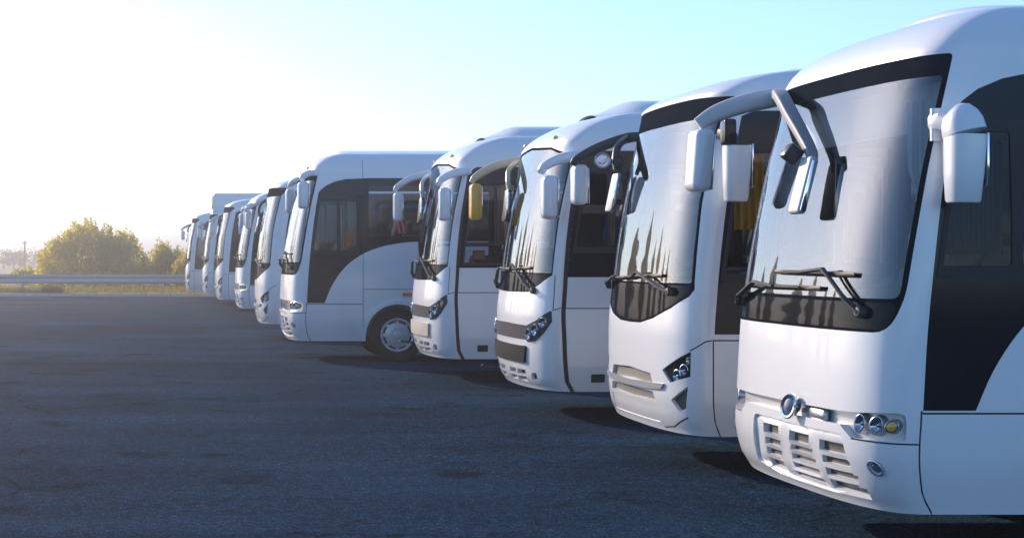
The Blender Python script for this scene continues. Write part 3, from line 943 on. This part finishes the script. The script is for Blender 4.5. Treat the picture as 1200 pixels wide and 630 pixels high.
    if idx == 8:
        mb = MB(); box(mb, (2.65, 0, 3.42), (4.6, 2.1, .78), .12, seg=4); hd = mb.build('upper_deck', M['paint'], root)
        mb = MB(); box(mb, (.35, 0, 3.50), (.03, 1.9, .44), .01); mb.build('upper_window', M['black'], hd)
    # ---- mirrors
    if idx == 0:
        arm = mirror(root, [(.50, 1.12, 2.70), (.40, 1.20, 2.695), (.22, 1.24, 2.66), (.05, 1.30, 2.60), (-.06, 1.33, 2.53)], [.07, .075, .06, .05], [.045, .065, .06, .045],
                     (-.045, 1.34, 2.29), (.13, .24, .42), 'arm_grey', 'paint', tilt=4)
        mb = MB(); sweep(mb, smooth_path([(.42, 1.18, 2.70), (.30, .82, 2.685), (.215, .52, 2.63), (.19, .30, 2.51), (.165, .04, 2.365), (.145, -.16, 2.24), (.125, -.2, 2.17)], 7), [.036, .042, .042, .034, .026], [.028, .034, .032, .026, .022], k=20, p=5.5)
        a2 = mb.build('mirror_arm', M['arm_dark'], root); tag(a2, 'grey arm curving down across the windscreen')
        mb = MB(); box(mb, (.085, -.18, 2.06), (.05, .17, .34), .018, rot=Matrix.Rotation(R(14), 3, 'Y'), seg=3); mb.build('mirror_housing', M['arm_grey'], a2)
        mb = MB(); box(mb, (.085, -.275, 2.055), (.034, .012, .30), .004, rot=Matrix.Rotation(R(14), 3, 'Y')); mb.build('mirror_glass', M['mirror'], a2)
        mb = MB(); box(mb, (.065, -.06, 2.25), (.10, .09, .10), .02, rot=Matrix.Rotation(R(38), 3, 'Y')); mb.build('camera_box', M['plastic'], a2)
        drop_mirror(root, (.475, -1.36, 2.17), .185, .50, .21, 'paint')
    elif kind == 'C':
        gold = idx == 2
        am = 'cream' if gold else 'paint'; hm = 'gold' if gold else 'paint'  # far mirror and arms coloured as if struck by golden sun
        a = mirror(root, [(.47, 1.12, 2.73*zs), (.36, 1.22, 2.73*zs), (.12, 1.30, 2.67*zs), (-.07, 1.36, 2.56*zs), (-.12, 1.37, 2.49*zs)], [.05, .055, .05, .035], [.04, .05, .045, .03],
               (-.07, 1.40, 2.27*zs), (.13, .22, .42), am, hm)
        if gold: tag(a, 'mirror arm tinted cream and its mirror gold as sunlight')
        mb = MB(); sweep(mb, smooth_path([(.36, 1.16, 2.72*zs), (.24, 1.0, 2.62*zs), (.20, .86, 2.48*zs), (.205, .82, 2.38*zs)], 6), .03, .028, k=10, p=2.8)
        a2 = mb.build('mirror_arm', M[am], root)
        mb = MB(); box(mb, (.175, .82, 2.21*zs), (.05, .18, .36), .02, rot=Matrix.Rotation(R(6), 3, 'Y')); mb.build('mirror_housing', M['plastic'], a2)
        mb = MB(); box(mb, (.172, .725, 2.21*zs), (.034, .01, .30), .003, rot=Matrix.Rotation(R(6), 3, 'Y')); mb.build('mirror_glass', M['mirror'], a2)
        mirror(root, [(.52, -1.10, 2.64*zs), (.42, -1.20, 2.64*zs), (.25, -1.26, 2.60*zs), (.12, -1.30, 2.53*zs), (.10, -1.30, 2.46*zs)], [.05, .055, .05, .035], [.045, .055, .045, .03],
               (.17, -1.33, 2.23*zs), (.15, .22, .43), 'paint', 'paint')
        if idx == 2:
            mb = MB(); lathe(mb, [(0, .085), (.012, .085), (.022, .075), (.018, .065), (.010, .06), (.010, 0)], 28, axis=(0, -1, .06), c=(.74, -1.16, 2.60)); e = mb.build('emblem', M['silver'], root)
            mb = MB(); sweep(mb, smooth_path([(.70, -1.185, 2.585), (.735, -1.185, 2.575), (.765, -1.185, 2.60), (.79, -1.185, 2.635)], 5), [.004, .016, .004], .006, k=8, up=(0, 1, 0)); mb.build('emblem_swoosh', M['chrome'], e)
    elif kind == 'B':
        a = mirror(root, [(.45, 1.10, 2.70*zs), (.32, 1.22, 2.70*zs), (.08, 1.32, 2.62*zs), (-.10, 1.37, 2.52*zs), (-.13, 1.38, 2.46*zs)], [.05, .055, .05, .035], [.04, .045, .04, .03],
               (-.075, 1.40, 2.29*zs), (.13, .22, .36), 'plastic' if idx == 1 else 'paint', 'paint')
        mb = MB(); sweep(mb, smooth_path([(.30, 1.18, 2.70*zs), (.18, 1.02, 2.62*zs), (.12, .90, 2.50*zs), (.12, .86, 2.40*zs)], 6), .03, .028, k=10, p=2.8)
        a2 = mb.build('mirror_arm', M['plastic'], root)
        mb = MB(); box(mb, (.09, .86, 2.20*zs), (.045, .17, .34), .018, rot=Matrix.Rotation(R(12), 3, 'Y')); mb.build('mirror_housing', M['arm_grey'], a2)
        mb = MB(); box(mb, (.088, .77, 2.20*zs), (.03, .01, .30), .003, rot=Matrix.Rotation(R(12), 3, 'Y')); mb.build('mirror_glass', M['mirror'], a2)
        if idx == 1:
            mb = MB(); lathe(mb, [(0, .05), (.02, .05), (.028, .04), (.02, .035), (.02, 0)], 20, axis=(-.3, -1, 0), c=(.115, .80, 2.47)); mb.build('lookdown_mirror', M['plastic'], a2)
        if idx == 1:
            ar = drop_mirror(root, (.42, -1.38, 2.343*zs), .20, .586, .20, 'paint', dome=False, bracket=[(.40, -1.38, 2.46), (.40, -1.36, 2.52), (.36, -1.2, 2.56), (.42, -1.12, 2.58)])
            ar.data.materials[0] = M['plastic']
            mb = MB(); box(mb, (.35, -1.40, 2.56), (.085, .14, .19), .02, seg=3); mb.build('bracket_box', M['black'], ar)
        else:
            drop_mirror(root, (.62*bs, -1.38, 2.36*zs), .20, .58, .20, 'paint', dome=False, bracket=[(.60*bs, -1.38, 2.5*zs), (.56*bs, -1.32, 2.58*zs), (.60*bs, -1.1, 2.62*zs)])
    else:
        for sg in (-1, 1):
            mirror(root, [(.50, sg*1.08, 2.70*zs), (.38, sg*1.20, 2.70*zs), (.28, sg*1.30, 2.66*zs), (.24, sg*1.36, 2.60*zs)], [.05, .06, .05, .04], [.045, .05, .045, .03],
                   (.26, sg*1.38, 2.38*zs), (.17, .22, .42), 'paint', 'paint')
    # ---- cabin
    L = S.L
    mb = MB()
    fl = .95 if kind != 'A' else .85
    box(mb, ((L+.55)/2, 0, fl*zs*.5+.2), (L-.75, 2.1, fl*zs-.4), 0)
    for sg in (-1, 1):
        box(mb, ((L+.9)/2, sg*1.10, 1.15*zs), (L-1.1, .03, .6*zs), 0)
    mb.build('cabin_lining', M['lining'], root)
    mb = MB()
    bw = 1.42 if kind != 'C' else 1.46
    sv = np.linspace(-S.S0*.86, S.S0*.86, 25)
    f1 = S.front0(sv, np.full(25, bw))+np.array([.06, 0, 0]); f1[:, 1] *= .97
    v = [tuple(p) for p in f1]+[(p[0]*.3+.80, p[1], p[2]+.02) for p in f1]+[(p[0]*.2+.72, p[1], fl*zs) for p in f1]
    f = []
    for r_ in range(2):
        for i in range(24): f.append((r_*25+i, r_*25+i+1, (r_+1)*25+i+1, (r_+1)*25+i))
    mb.add(v, f)
    box(mb, (.82, -.55, (bw+.06)*zs), (.30, .62, .16), .05)
    mb.build('dashboard', M['plastic'], root)
    mb = MB()
    # steering wheel, driver on the near or far side alike: near side
    c = np.array([1.02, -.55, (bw+.16)*zs])
    ring_ = []
    for i in range(25):
        a = 2*math.pi*i/24
        ring_.append(c+np.array([.10*math.sin(a), .22*math.cos(a), .20*math.sin(a)]))
    sweep(mb, ring_, .016, .016, k=8, up=(.9, 0, -.45))
    sweep(mb, [c+np.array([0, -.2, 0]), c+np.array([0, .2, 0])], .018, .012, k=6)
    sweep(mb, [c, c+np.array([-.18, 0, -.3])], .03, .03, k=8)
    mb.build('steering_wheel', M['trim'], root)
    rows = [1.55, 2.75, 3.55, 4.35, 5.15, 5.95] if near else [1.55, 2.9, 4.0]
    for i, x in enumerate(rows):
        for y in ((-.80, -.34, .34, .80) if i else (-.55,)):
            if x > L-1: continue
            s_ = link('seat', shared('seat', lambda: seat_mesh('seat')), root, (x, y, fl*zs+(.18 if i == 0 else .2)))
            link('headrest', shared('headrest', lambda: seat_mesh('headrest')), s_)
    mb = MB(); box(mb, ((L+1.2)/2, 0, 2.66*zs), (L-1.6, 1.7, .04), .01); mb.build('cabin_ceiling', M['ceiling'], root)
    if idx == 0:
        mb = MB(); curtain(mb, (.50, -.62), (.60, -.98), 1.52, 2.50, 5, .035, pinch=.5); mb.build('curtain', M['curtain_white'], root)
        mb = MB(); box(mb, (.55, 0, 2.46), (.02, 2.0, .26), .01); mb.build('sun_blind', M['ceiling'], root)
    if idx == 0:
        mb = MB(); curtain(mb, (.50, -1.09), (.80, -1.09), 1.66, 2.26, 12, .014); mb.build('pleated_blind', M['curtain_grey'], root)
    if idx == 1:
        mb = MB(); curtain(mb, (.50, -1.08), (.72, -1.09), 1.85, 2.42, 4, .03); mb.build('curtain', M['curtain_yellow'], root)
        mb = MB(); curtain(mb, (.86, -1.02), (1.0, -1.04), 1.95, 2.4, 3, .03); mb.build('curtain', M['curtain_yellow'], root)
    if idx == 2:
        mb = MB(); curtain(mb, (.80, -1.0), (.95, -1.0), 1.7, 2.05, 3, .03, pinch=-.2); mb.build('cloth', M['curtain_blue'], root)
        mb = MB(); curtain(mb, (.82, -1.02), (.90, -1.04), 1.75, 2.45, 2, .02); mb.build('curtain', M['curtain_tan'], root)
    if idx == 3:
        mb = MB(); curtain(mb, (.90, -1.0), (1.02, -1.0), 1.75*zs, 2.45*zs, 3, .03, pinch=.3); mb.build('curtain', M['curtain_tan'], root)
        mb = MB(); box(mb, (.68, -.98, 1.60*zs), (.16, .10, .13), .02); mb.build('storage_box', principled('tan_leather', (.40, .16, .08), .6), root)
    if idx == 4:
        mb = MB(); curtain(mb, (.98, -1.0), (1.14, -1.0), 1.65*zs, 2.3*zs, 4, .03, pinch=.3); mb.build('curtain', M['curtain_tan'], root)
    return root

LABELS = [
    'nearest white coach, with oval badge, louvred white bumper and pillar drop mirror',
    'white coach with drooping V-shaped dark windscreen base and slanted black headlights, second from the front',
    'white coach with charcoal bumper block and a far mirror tinted as golden sunlight',
    'white coach with pale beige bumper block and triple round headlights',
    'white coach with whole front wheel in view and curved black side panel',
    'white coach with angular dark headlights, parked directly behind the one showing its front wheel',
    'white coach with louvred bumper, seventh from the front, mostly hidden in the row',
    'white coach with small slanted headlights, eighth from the front, narrow front in the row',
    'tall white coach with raised upper box and dark upper window, second from the end',
    'farthest white coach, last of the row, standing before the kerb and shrubs',
]
for i in range(10):
    tag(make_coach(i), LABELS[i], 'coach', 'white coaches parked in a row')
# ---------------------------------------------------------------- ground, verge, barrier, planting
def asphalt_mat():
    m, nt, out = newmat('asphalt')
    p = N(nt, 'BsdfPrincipled'); p.inputs['Specular IOR Level'].default_value = .008
    tc = N(nt, 'TexCoord')
    big = N(nt, 'TexNoise', Scale=.22, Detail=6.0, Roughness=.6); nt.links.new(tc.outputs['Object'], big.inputs['Vector'])
    mp = N(nt, 'Mapping'); mp.inputs['Scale'].default_value = (.12, 1.0, 1.0); nt.links.new(tc.outputs['Object'], mp.inputs['Vector'])
    streak = N(nt, 'TexNoise', Scale=.9, Detail=5.0, Roughness=.6); nt.links.new(mp.outputs[0], streak.inputs['Vector'])
    mid = N(nt, 'TexNoise', Scale=9.0, Detail=8.0, Roughness=.75); nt.links.new(tc.outputs['Object'], mid.inputs['Vector'])
    grain = N(nt, 'TexVoronoi', Scale=95.0); nt.links.new(tc.outputs['Object'], grain.inputs['Vector'])
    def rng_(src, a, b, c, d):
        r = N(nt, 'MapRange'); r.inputs['From Min'].default_value = a; r.inputs['From Max'].default_value = b; r.inputs['To Min'].default_value = c; r.inputs['To Max'].default_value = d
        nt.links.new(src, r.inputs['Value']); return r.outputs[0]
    def mul(a, b):
        k = N(nt, 'Math', operation='MULTIPLY'); nt.links.new(a, k.inputs[0]); nt.links.new(b, k.inputs[1]); return k.outputs[0]
    f = mul(mul(rng_(big.outputs['Fac'], .32, .68, .62, 1.38), rng_(streak.outputs['Fac'], .3, .7, .72, 1.28)), rng_(mid.outputs['Fac'], .3, .7, .45, 1.55))
    sepc = N(nt, 'SeparateColor'); nt.links.new(grain.outputs['Color'], sepc.inputs[0])
    spots = N(nt, 'TexNoise', Scale=1.1, Detail=3.0, Roughness=.5); nt.links.new(tc.outputs['Object'], spots.inputs['Vector'])
    f = mul(f, rng_(spots.outputs['Fac'], .60, .70, 1.0, .45))
    wn = N(nt, 'TexNoise', Scale=1.5, Detail=4.0); nt.links.new(tc.outputs['Object'], wn.inputs['Vector'])
    wv = N(nt, 'VectorMath', operation='MULTIPLY_ADD'); wv.inputs[1].default_value = (1.6, 1.6, 0); nt.links.new(wn.outputs['Color'], wv.inputs[0]); nt.links.new(tc.outputs['Object'], wv.inputs[2])
    ck = N(nt, 'TexVoronoi', feature='DISTANCE_TO_EDGE', Scale=.16); nt.links.new(wv.outputs[0], ck.inputs['Vector'])
    ckm = rng_(ck.outputs['Distance'], .0, .006, .35, 1.0)
    gate = rng_(big.outputs['Fac'], .46, .54, 0.0, 1.0)
    ckg = N(nt, 'Math', operation='MAXIMUM'); nt.links.new(ckm, ckg.inputs[0]); nt.links.new(gate, ckg.inputs[1]); f = mul(f, ckg.outputs[0])
    st = rng_(sepc.outputs[0], .80, 1.0, .75, 3.2)
    f = mul(f, st)
    col = N(nt, 'MixRGB', blend_type='MULTIPLY'); col.inputs[0].default_value = 1; col.inputs[1].default_value = (.015, .040, .074, 1)
    nt.links.new(f, col.inputs[2]); nt.links.new(col.outputs[0], p.inputs['Base Color'])
    nt.links.new(rng_(mid.outputs['Fac'], .3, .7, .75, .95), p.inputs['Roughness'])
    h = N(nt, 'Math', operation='ADD'); nt.links.new(mid.outputs['Fac'], h.inputs[0]); nt.links.new(grain.outputs['Distance'], h.inputs[1])
    b = N(nt, 'Bump', Strength=.55, Distance=.008); nt.links.new(h.outputs[0], b.inputs['Height']); nt.links.new(b.outputs[0], p.inputs['Normal'])
    nt.links.new(p.outputs[0], out.inputs[0])
    return m

def sheet(name, x0, x1, y0, y1, z, mat, label=None):
    mb = MB(); mb.add([(x0, y0, z), (x1, y0, z), (x1, y1, z), (x0, y1, z)], [(0, 1, 2, 3)])
    o = mb.build(name, mat, smooth=0); o['kind'] = 'structure'; return o

M['field'] = principled('dry_field', (.20, .17, .08), .95, noise=.4, nscale=.2)
M['soil'] = principled('verge_soil', (.13, .12, .05), .95, noise=.5, nscale=2)
M['concrete'] = principled('kerb_concrete', (.62, .60, .56), .9, noise=.35, nscale=4, bump=.3, bscale=60)
M['galv'] = principled('galvanised_steel', (.46, .46, .47), .42, metal=.55, noise=.12, nscale=3)
sheet('ground', -1500, 1500, -60, 2800, -.02, M['field'])
sheet('asphalt_lot', -60, 60, -30, 70.0, 0, asphalt_mat())
sheet('verge', -120, 120, 70.25, 112, .06, M['soil'])
mb = MB(); r2 = random.Random(3)
x = -60.0
while x < 60:
    box(mb, (x+.49, 70.125, .035), (.975, .25, .19+r2.uniform(-.004, .004)), .02); x += 1.0
o = mb.build('kerb', M['concrete']); o['kind'] = 'structure'

# guard rail
root = empty('guard_rail', (8, 76.2, .06)); tag(root, 'long galvanised double-wave crash barrier on posts along the grass verge', 'guard rail')
mb = MB()
prof = [(0, .80), (-.03, .78), (-.055, .74), (-.055, .68), (-.01, .62), (-.005, .60), (-.01, .58), (-.055, .52), (-.055, .46), (-.03, .40), (0, .385), (.012, .385), (.012, .80)]
v, f = [], []
for xx in (-40.0, 40.0):
    for (dy, z) in prof: v.append((xx, dy, z-.02))
n = len(prof)
for i in range(n): f.append((i, (i+1) % n, n+(i+1) % n, n+i))
mb.add(v, f); mb.build('rail_beam', M['galv'], root, smooth=50)
x = -39.4
while x < 40:
    mb = MB(); box(mb, (x, .075, .36), (.10, .06, .80), .008); mb.build('rail_post', M['galv'], root); x += 3.1

# grass on the verge
M['grass'] = leaf_mat('grass_blades', (.15, .15, .025), (.24, .19, .06), .45)
mb = MB(); g = random.Random(5)
vs, fs = [], []
for i in range(26000):
    x = g.uniform(-22, 8); y = 70.35+abs(g.gauss(0, 1))*7
    if y > 90: continue
    cl = .5+.5*math.sin(x*1.7+math.sin(y*2.1)*1.3)*math.sin(y*.9+x*.4)
    h = g.uniform(.08, .20)*(0.7+.9*cl)
    a = g.uniform(0, 6.28); w = g.uniform(.012, .03); lx, ly = g.gauss(0, .06), g.gauss(0, .06)
    k = len(vs); dx, dy = math.cos(a)*w, math.sin(a)*w
    vs += [(x-dx, y-dy, .05), (x+dx, y+dy, .05), (x+lx, y+ly, .06+h)]; fs.append((k, k+1, k+2))
for cx, r_ in ((-8.3, .5), (-4.9, .28), (-12.2, .4)):
    for i in range(700):
        a = g.uniform(0, 6.28); q = r_*math.sqrt(g.random()); x = cx+q*math.cos(a)*1.3; y = 70.5+abs(q*math.sin(a))
        h = g.uniform(.15, .42); k = len(vs); w = .03
        vs += [(x-w, y, .04), (x+w, y, .04), (x+g.gauss(0, .12), y+g.gauss(-.05, .1), .05+h)]; fs.append((k, k+1, k+2))
mb.add(vs, fs); o = mb.build('grass', M['grass'], smooth=0); tag(o, kind='stuff', label='yellow green grass growing on the verge behind the kerb', cat='grass')

def leaf(vs, fs, c, size, g, upright=.0):
    d = Vector((g.gauss(0, 1), g.gauss(0, 1), g.gauss(0, 1)+upright)).normalized()
    t = d.cross(Vector((g.gauss(0, 1), g.gauss(0, 1), g.gauss(0, 1)))).normalized()
    c = Vector(c); a = c+d*size; b = c+t*size*.34; e = c-t*size*.34; m_ = c-d*size*.5
    k = len(vs); vs += [m_[:], b[:], a[:], e[:]]; fs.append((k, k+1, k+2, k+3))

def shrub(loc, w, h, n, seed, label, size=.13, group=None, name='shrub', dpt=None):
    g = random.Random(seed)
    root = empty(name, loc); tag(root, label, 'shrub', group)
    mb = MB()
    for i in range(9):
        a = g.uniform(0, 6.28); r_ = w*.35*g.random()
        p = [(0+.1*math.cos(a), .1*math.sin(a), 0), (r_*.5*math.cos(a), r_*.5*math.sin(a), h*.3), (r_*math.cos(a), r_*math.sin(a), h*g.uniform(.55, .8))]
        sweep(mb, smooth_path(p, 4), [.05, .012], k=6)
    mb.build('branches', M['bark'], root)
    vs, fs = [], []
    d = dpt or w*.8
    shoots = []
    ns = int(n/26)
    for i in range(ns):
        a = g.uniform(0, 6.283); q = math.sqrt(g.random())
        x, y = q*w*.5*math.cos(a), q*d*.5*math.sin(a)
        env = math.sqrt(max(0, 1-q**2.4))
        top = h*(.16+.80*env)*(g.uniform(.86, 1.06))*(1+.09*math.sin(3.1*a+seed)+.07*math.sin(7*x/w*2+seed))
        shoots.append((x, y, top))
    for (x, y, top) in shoots:
        ln = g.uniform(.5, 1.15)*min(1, h/2.5)
        lx, ly = x*.16/w*2+g.gauss(0, .05), y*.1/w+g.gauss(0, .05)
        for j in range(26):
            t = g.random()
            rr = .17*(1-t)*size/.13+.02
            zz = top-ln*(1-t)
            if zz < .1: zz = g.uniform(.05, .3)
            leaf(vs, fs, (x+lx*t+g.gauss(0, rr), y+ly*t+g.gauss(0, rr), zz), size*g.uniform(.5, 1.1), g, .8)
    for i in range(int(n*.5)):
        a = g.uniform(0, 6.283); q = g.random()**.4
        x, y = q*w*.5*math.cos(a), q*d*.5*math.sin(a)
        zz = h*.62*math.sqrt(max(0, 1-q**2.4))*g.random()
        leaf(vs, fs, (x, y, zz+.1), size*g.uniform(.6, 1.2), g)
    mb = MB(); mb.add(vs, fs); mb.build('foliage', M['leaf'], root, smooth=0)
    return root
M['bark'] = principled('bark', (.10, .07, .045), .9)
M['leaf'] = leaf_mat('shrub_leaves', (.32, .31, .02), (.42, .34, .02), .75)
M['cypress'] = leaf_mat('cypress_leaves', (.022, .036, .014), (.035, .048, .016), .2)
M['far_leaf'] = leaf_mat('distant_leaves', (.07, .07, .03), (.10, .09, .035), .4)
shrub((-4.3, 92, .05), 5.9, 3.35, 17000, 21, 'big rounded yellow green shrub with upright shoots behind the barrier')
shrub((-.2, 93, .05), 2.7, 2.3, 6000, 22, 'smaller rounded shrub beside the farthest coach')
shrub((1.0, 90.5, .05), 1.7, 1.9, 2000, 23, 'low bright yellow shrub touching the farthest coach in the picture')
shrub((-8.1, 95, .05), 1.8, 1.0, 1400, 24, 'low dry bush at the foot of the big shrub')
# distant trees and pole across the field
for k, (px, d_, w, h) in enumerate([(4, 230, 3.2, 2.6), (16, 240, 2.6, 2.9), (24, 235, 2.2, 2.4), (40, 250, 4.4, 2.9), (48, 270, 3.0, 2.5)]):
    X = (px-VPX)/FPX*d_
    g = random.Random(40+k)
    t = empty('tree', (X, d_, -.02)); tag(t, ['small far tree at the left picture edge', 'taller thin far tree left of the pole', 'low far tree just beside the pole', 'wide far tree right of the pole', 'far tree half behind the big shrub'][k], 'tree', 'distant trees across the field')
    mb = MB(); sweep(mb, [(0, 0, 0), (.05, 0, h*.6)], [.12, .05], k=6); mb.build('trunk', M['bark'], t)
    vs, fs = [], []
    for c in range(9):
        cx, cy, cz, cr = g.gauss(0, w*.26), g.gauss(0, w*.2), h*g.uniform(.15, .8), w*g.uniform(.14, .26)
        for i in range(90):
            leaf(vs, fs, (cx+g.gauss(0, cr*.6), cy+g.gauss(0, cr*.6), cz+g.gauss(0, cr*.45)), .22*g.uniform(.6, 1.2), g)
    mb = MB(); mb.add(vs, fs); mb.build('crown', M['far_leaf'], t, smooth=0)
mb = MB(); sweep(mb, [(0, 0, 0), (0, 0, 3.45)], [.13, .09], k=8); sweep(mb, [(-.3, 0, 3.2), (.3, 0, 3.2)], .05, .05, k=6)
o = mb.build('utility_pole', M['bark']); o.location = ((29-VPX)/FPX*200, 200, -.02); tag(o, 'thin dark pole standing alone in the field left of the big shrub', 'pole')
# a row of cypresses beyond the lot, seen mirrored in the windscreens
def cypress(loc, h, seed, label):
    g = random.Random(seed)
    t = empty('cypress_tree', loc); tag(t, label, 'tree', 'cypresses mirrored in the windscreens')
    mb = MB(); sweep(mb, [(0, 0, 0), (0, 0, h*.9)], [.16, .03], k=8); mb.build('trunk', M['bark'], t)
    vs, fs = [], []
    for i in range(7000):
        t_ = g.random()**.85
        rad = h*.15*(math.sin(math.pi*min(1, (t_*.93+.10)))**.7)*(1+.25*math.sin(t_*23+seed)) 
        a = g.uniform(0, 6.283); q = g.random()**.35
        leaf(vs, fs, (rad*q*math.cos(a), rad*q*math.sin(a), .3+t_*(h-.3)), .30*g.uniform(.5, 1.2), g, 1.6)
    mb = MB(); mb.add(vs, fs); mb.build('foliage', M['cypress'], t, smooth=0)
CY = [(-14, 84, 8.2), (-19, 85, 10.4), (-24.2, 84, 9.0), (-29.6, 85.5, 11.2), (-36, 84, 10.0), (-43, 85, 11.4)]
for k, (x, y, h) in enumerate(CY):
    cypress((x, y, .05), h, 70+k, 'dark cypress standing beyond the barrier, seen mirrored in the windscreens')

# ---------------------------------------------------------------- haze, light, camera
SUN_AZ, SUN_EL = R(-33), R(20)
u = Vector((math.sin(SUN_AZ)*math.cos(SUN_EL), math.cos(SUN_AZ)*math.cos(SUN_EL), math.sin(SUN_EL)))
sd = bpy.data.lights.new('sun', 'SUN'); sd.energy = 3.3; sd.angle = R(.55); sd.color = (1.0, .79, .61)
so = bpy.data.objects.new('sun', sd); COL.objects.link(so); so.rotation_euler = u.to_track_quat('Z', 'Y').to_euler(); so.location = (-20, 60, 30)
w = bpy.data.worlds.new('World'); scene.world = w; w.use_nodes = True
nt = w.node_tree; nt.nodes.clear()
sky = nt.nodes.new('ShaderNodeTexSky'); sky.sky_type = 'NISHITA'; sky.sun_disc = False
sky.sun_elevation = SUN_EL; sky.sun_rotation = SUN_AZ; sky.altitude = 0; sky.air_density = .8; sky.dust_density = .4; sky.ozone_density = 4.5
bg = nt.nodes.new('ShaderNodeBackground'); bg.inputs[1].default_value = .15
wo = nt.nodes.new('ShaderNodeOutputWorld'); nt.links.new(sky.outputs[0], bg.inputs[0]); nt.links.new(bg.outputs[0], wo.inputs[0])

HAZE = .003
if HAZE:
    m, nt, out = newmat('haze_air'); pv = nt.nodes.new('ShaderNodeVolumePrincipled')
    pv.inputs['Color'].default_value = (1.0, .93, .88, 1); pv.inputs['Density'].default_value = HAZE; pv.inputs['Anisotropy'].default_value = .85
    nt.links.new(pv.outputs[0], out.inputs['Volume'])
    mb = MB(); box(mb, (0, 1370, 5.55), (3100, 2900, 13.3), 0); o = mb.build('haze', m, smooth=0); o['kind'] = 'stuff'; o['label'] = 'thin pale haze lying over the lot and fields'; o['category'] = 'haze'

cd = bpy.data.cameras.new('camera'); co = bpy.data.objects.new('camera', cd); COL.objects.link(co)
co.location = (0, 0, CAM_H); co.rotation_euler = (R(90), 0, 0)
cd.sensor_width = 36; cd.lens = 36*FPX/1200; cd.shift_x = (600-VPX)/1200; cd.shift_y = -(315-HORY)/1200
cd.clip_end = 6000; cd.clip_start = .1
scene.camera = co
scene.view_settings.view_transform = 'Standard'; scene.view_settings.look = 'None'; scene.view_settings.exposure = 0.78; scene.view_settings.gamma = 1.0
cy = scene.cycles
cy.max_bounces = 8; cy.transparent_max_bounces = 16; cy.volume_bounces = 0; cy.glossy_bounces = 4; cy.diffuse_bounces = 3
cy.use_denoising = True; cy.sample_clamp_indirect = 6.0; cy.caustics_reflective = False; cy.caustics_refractive = False
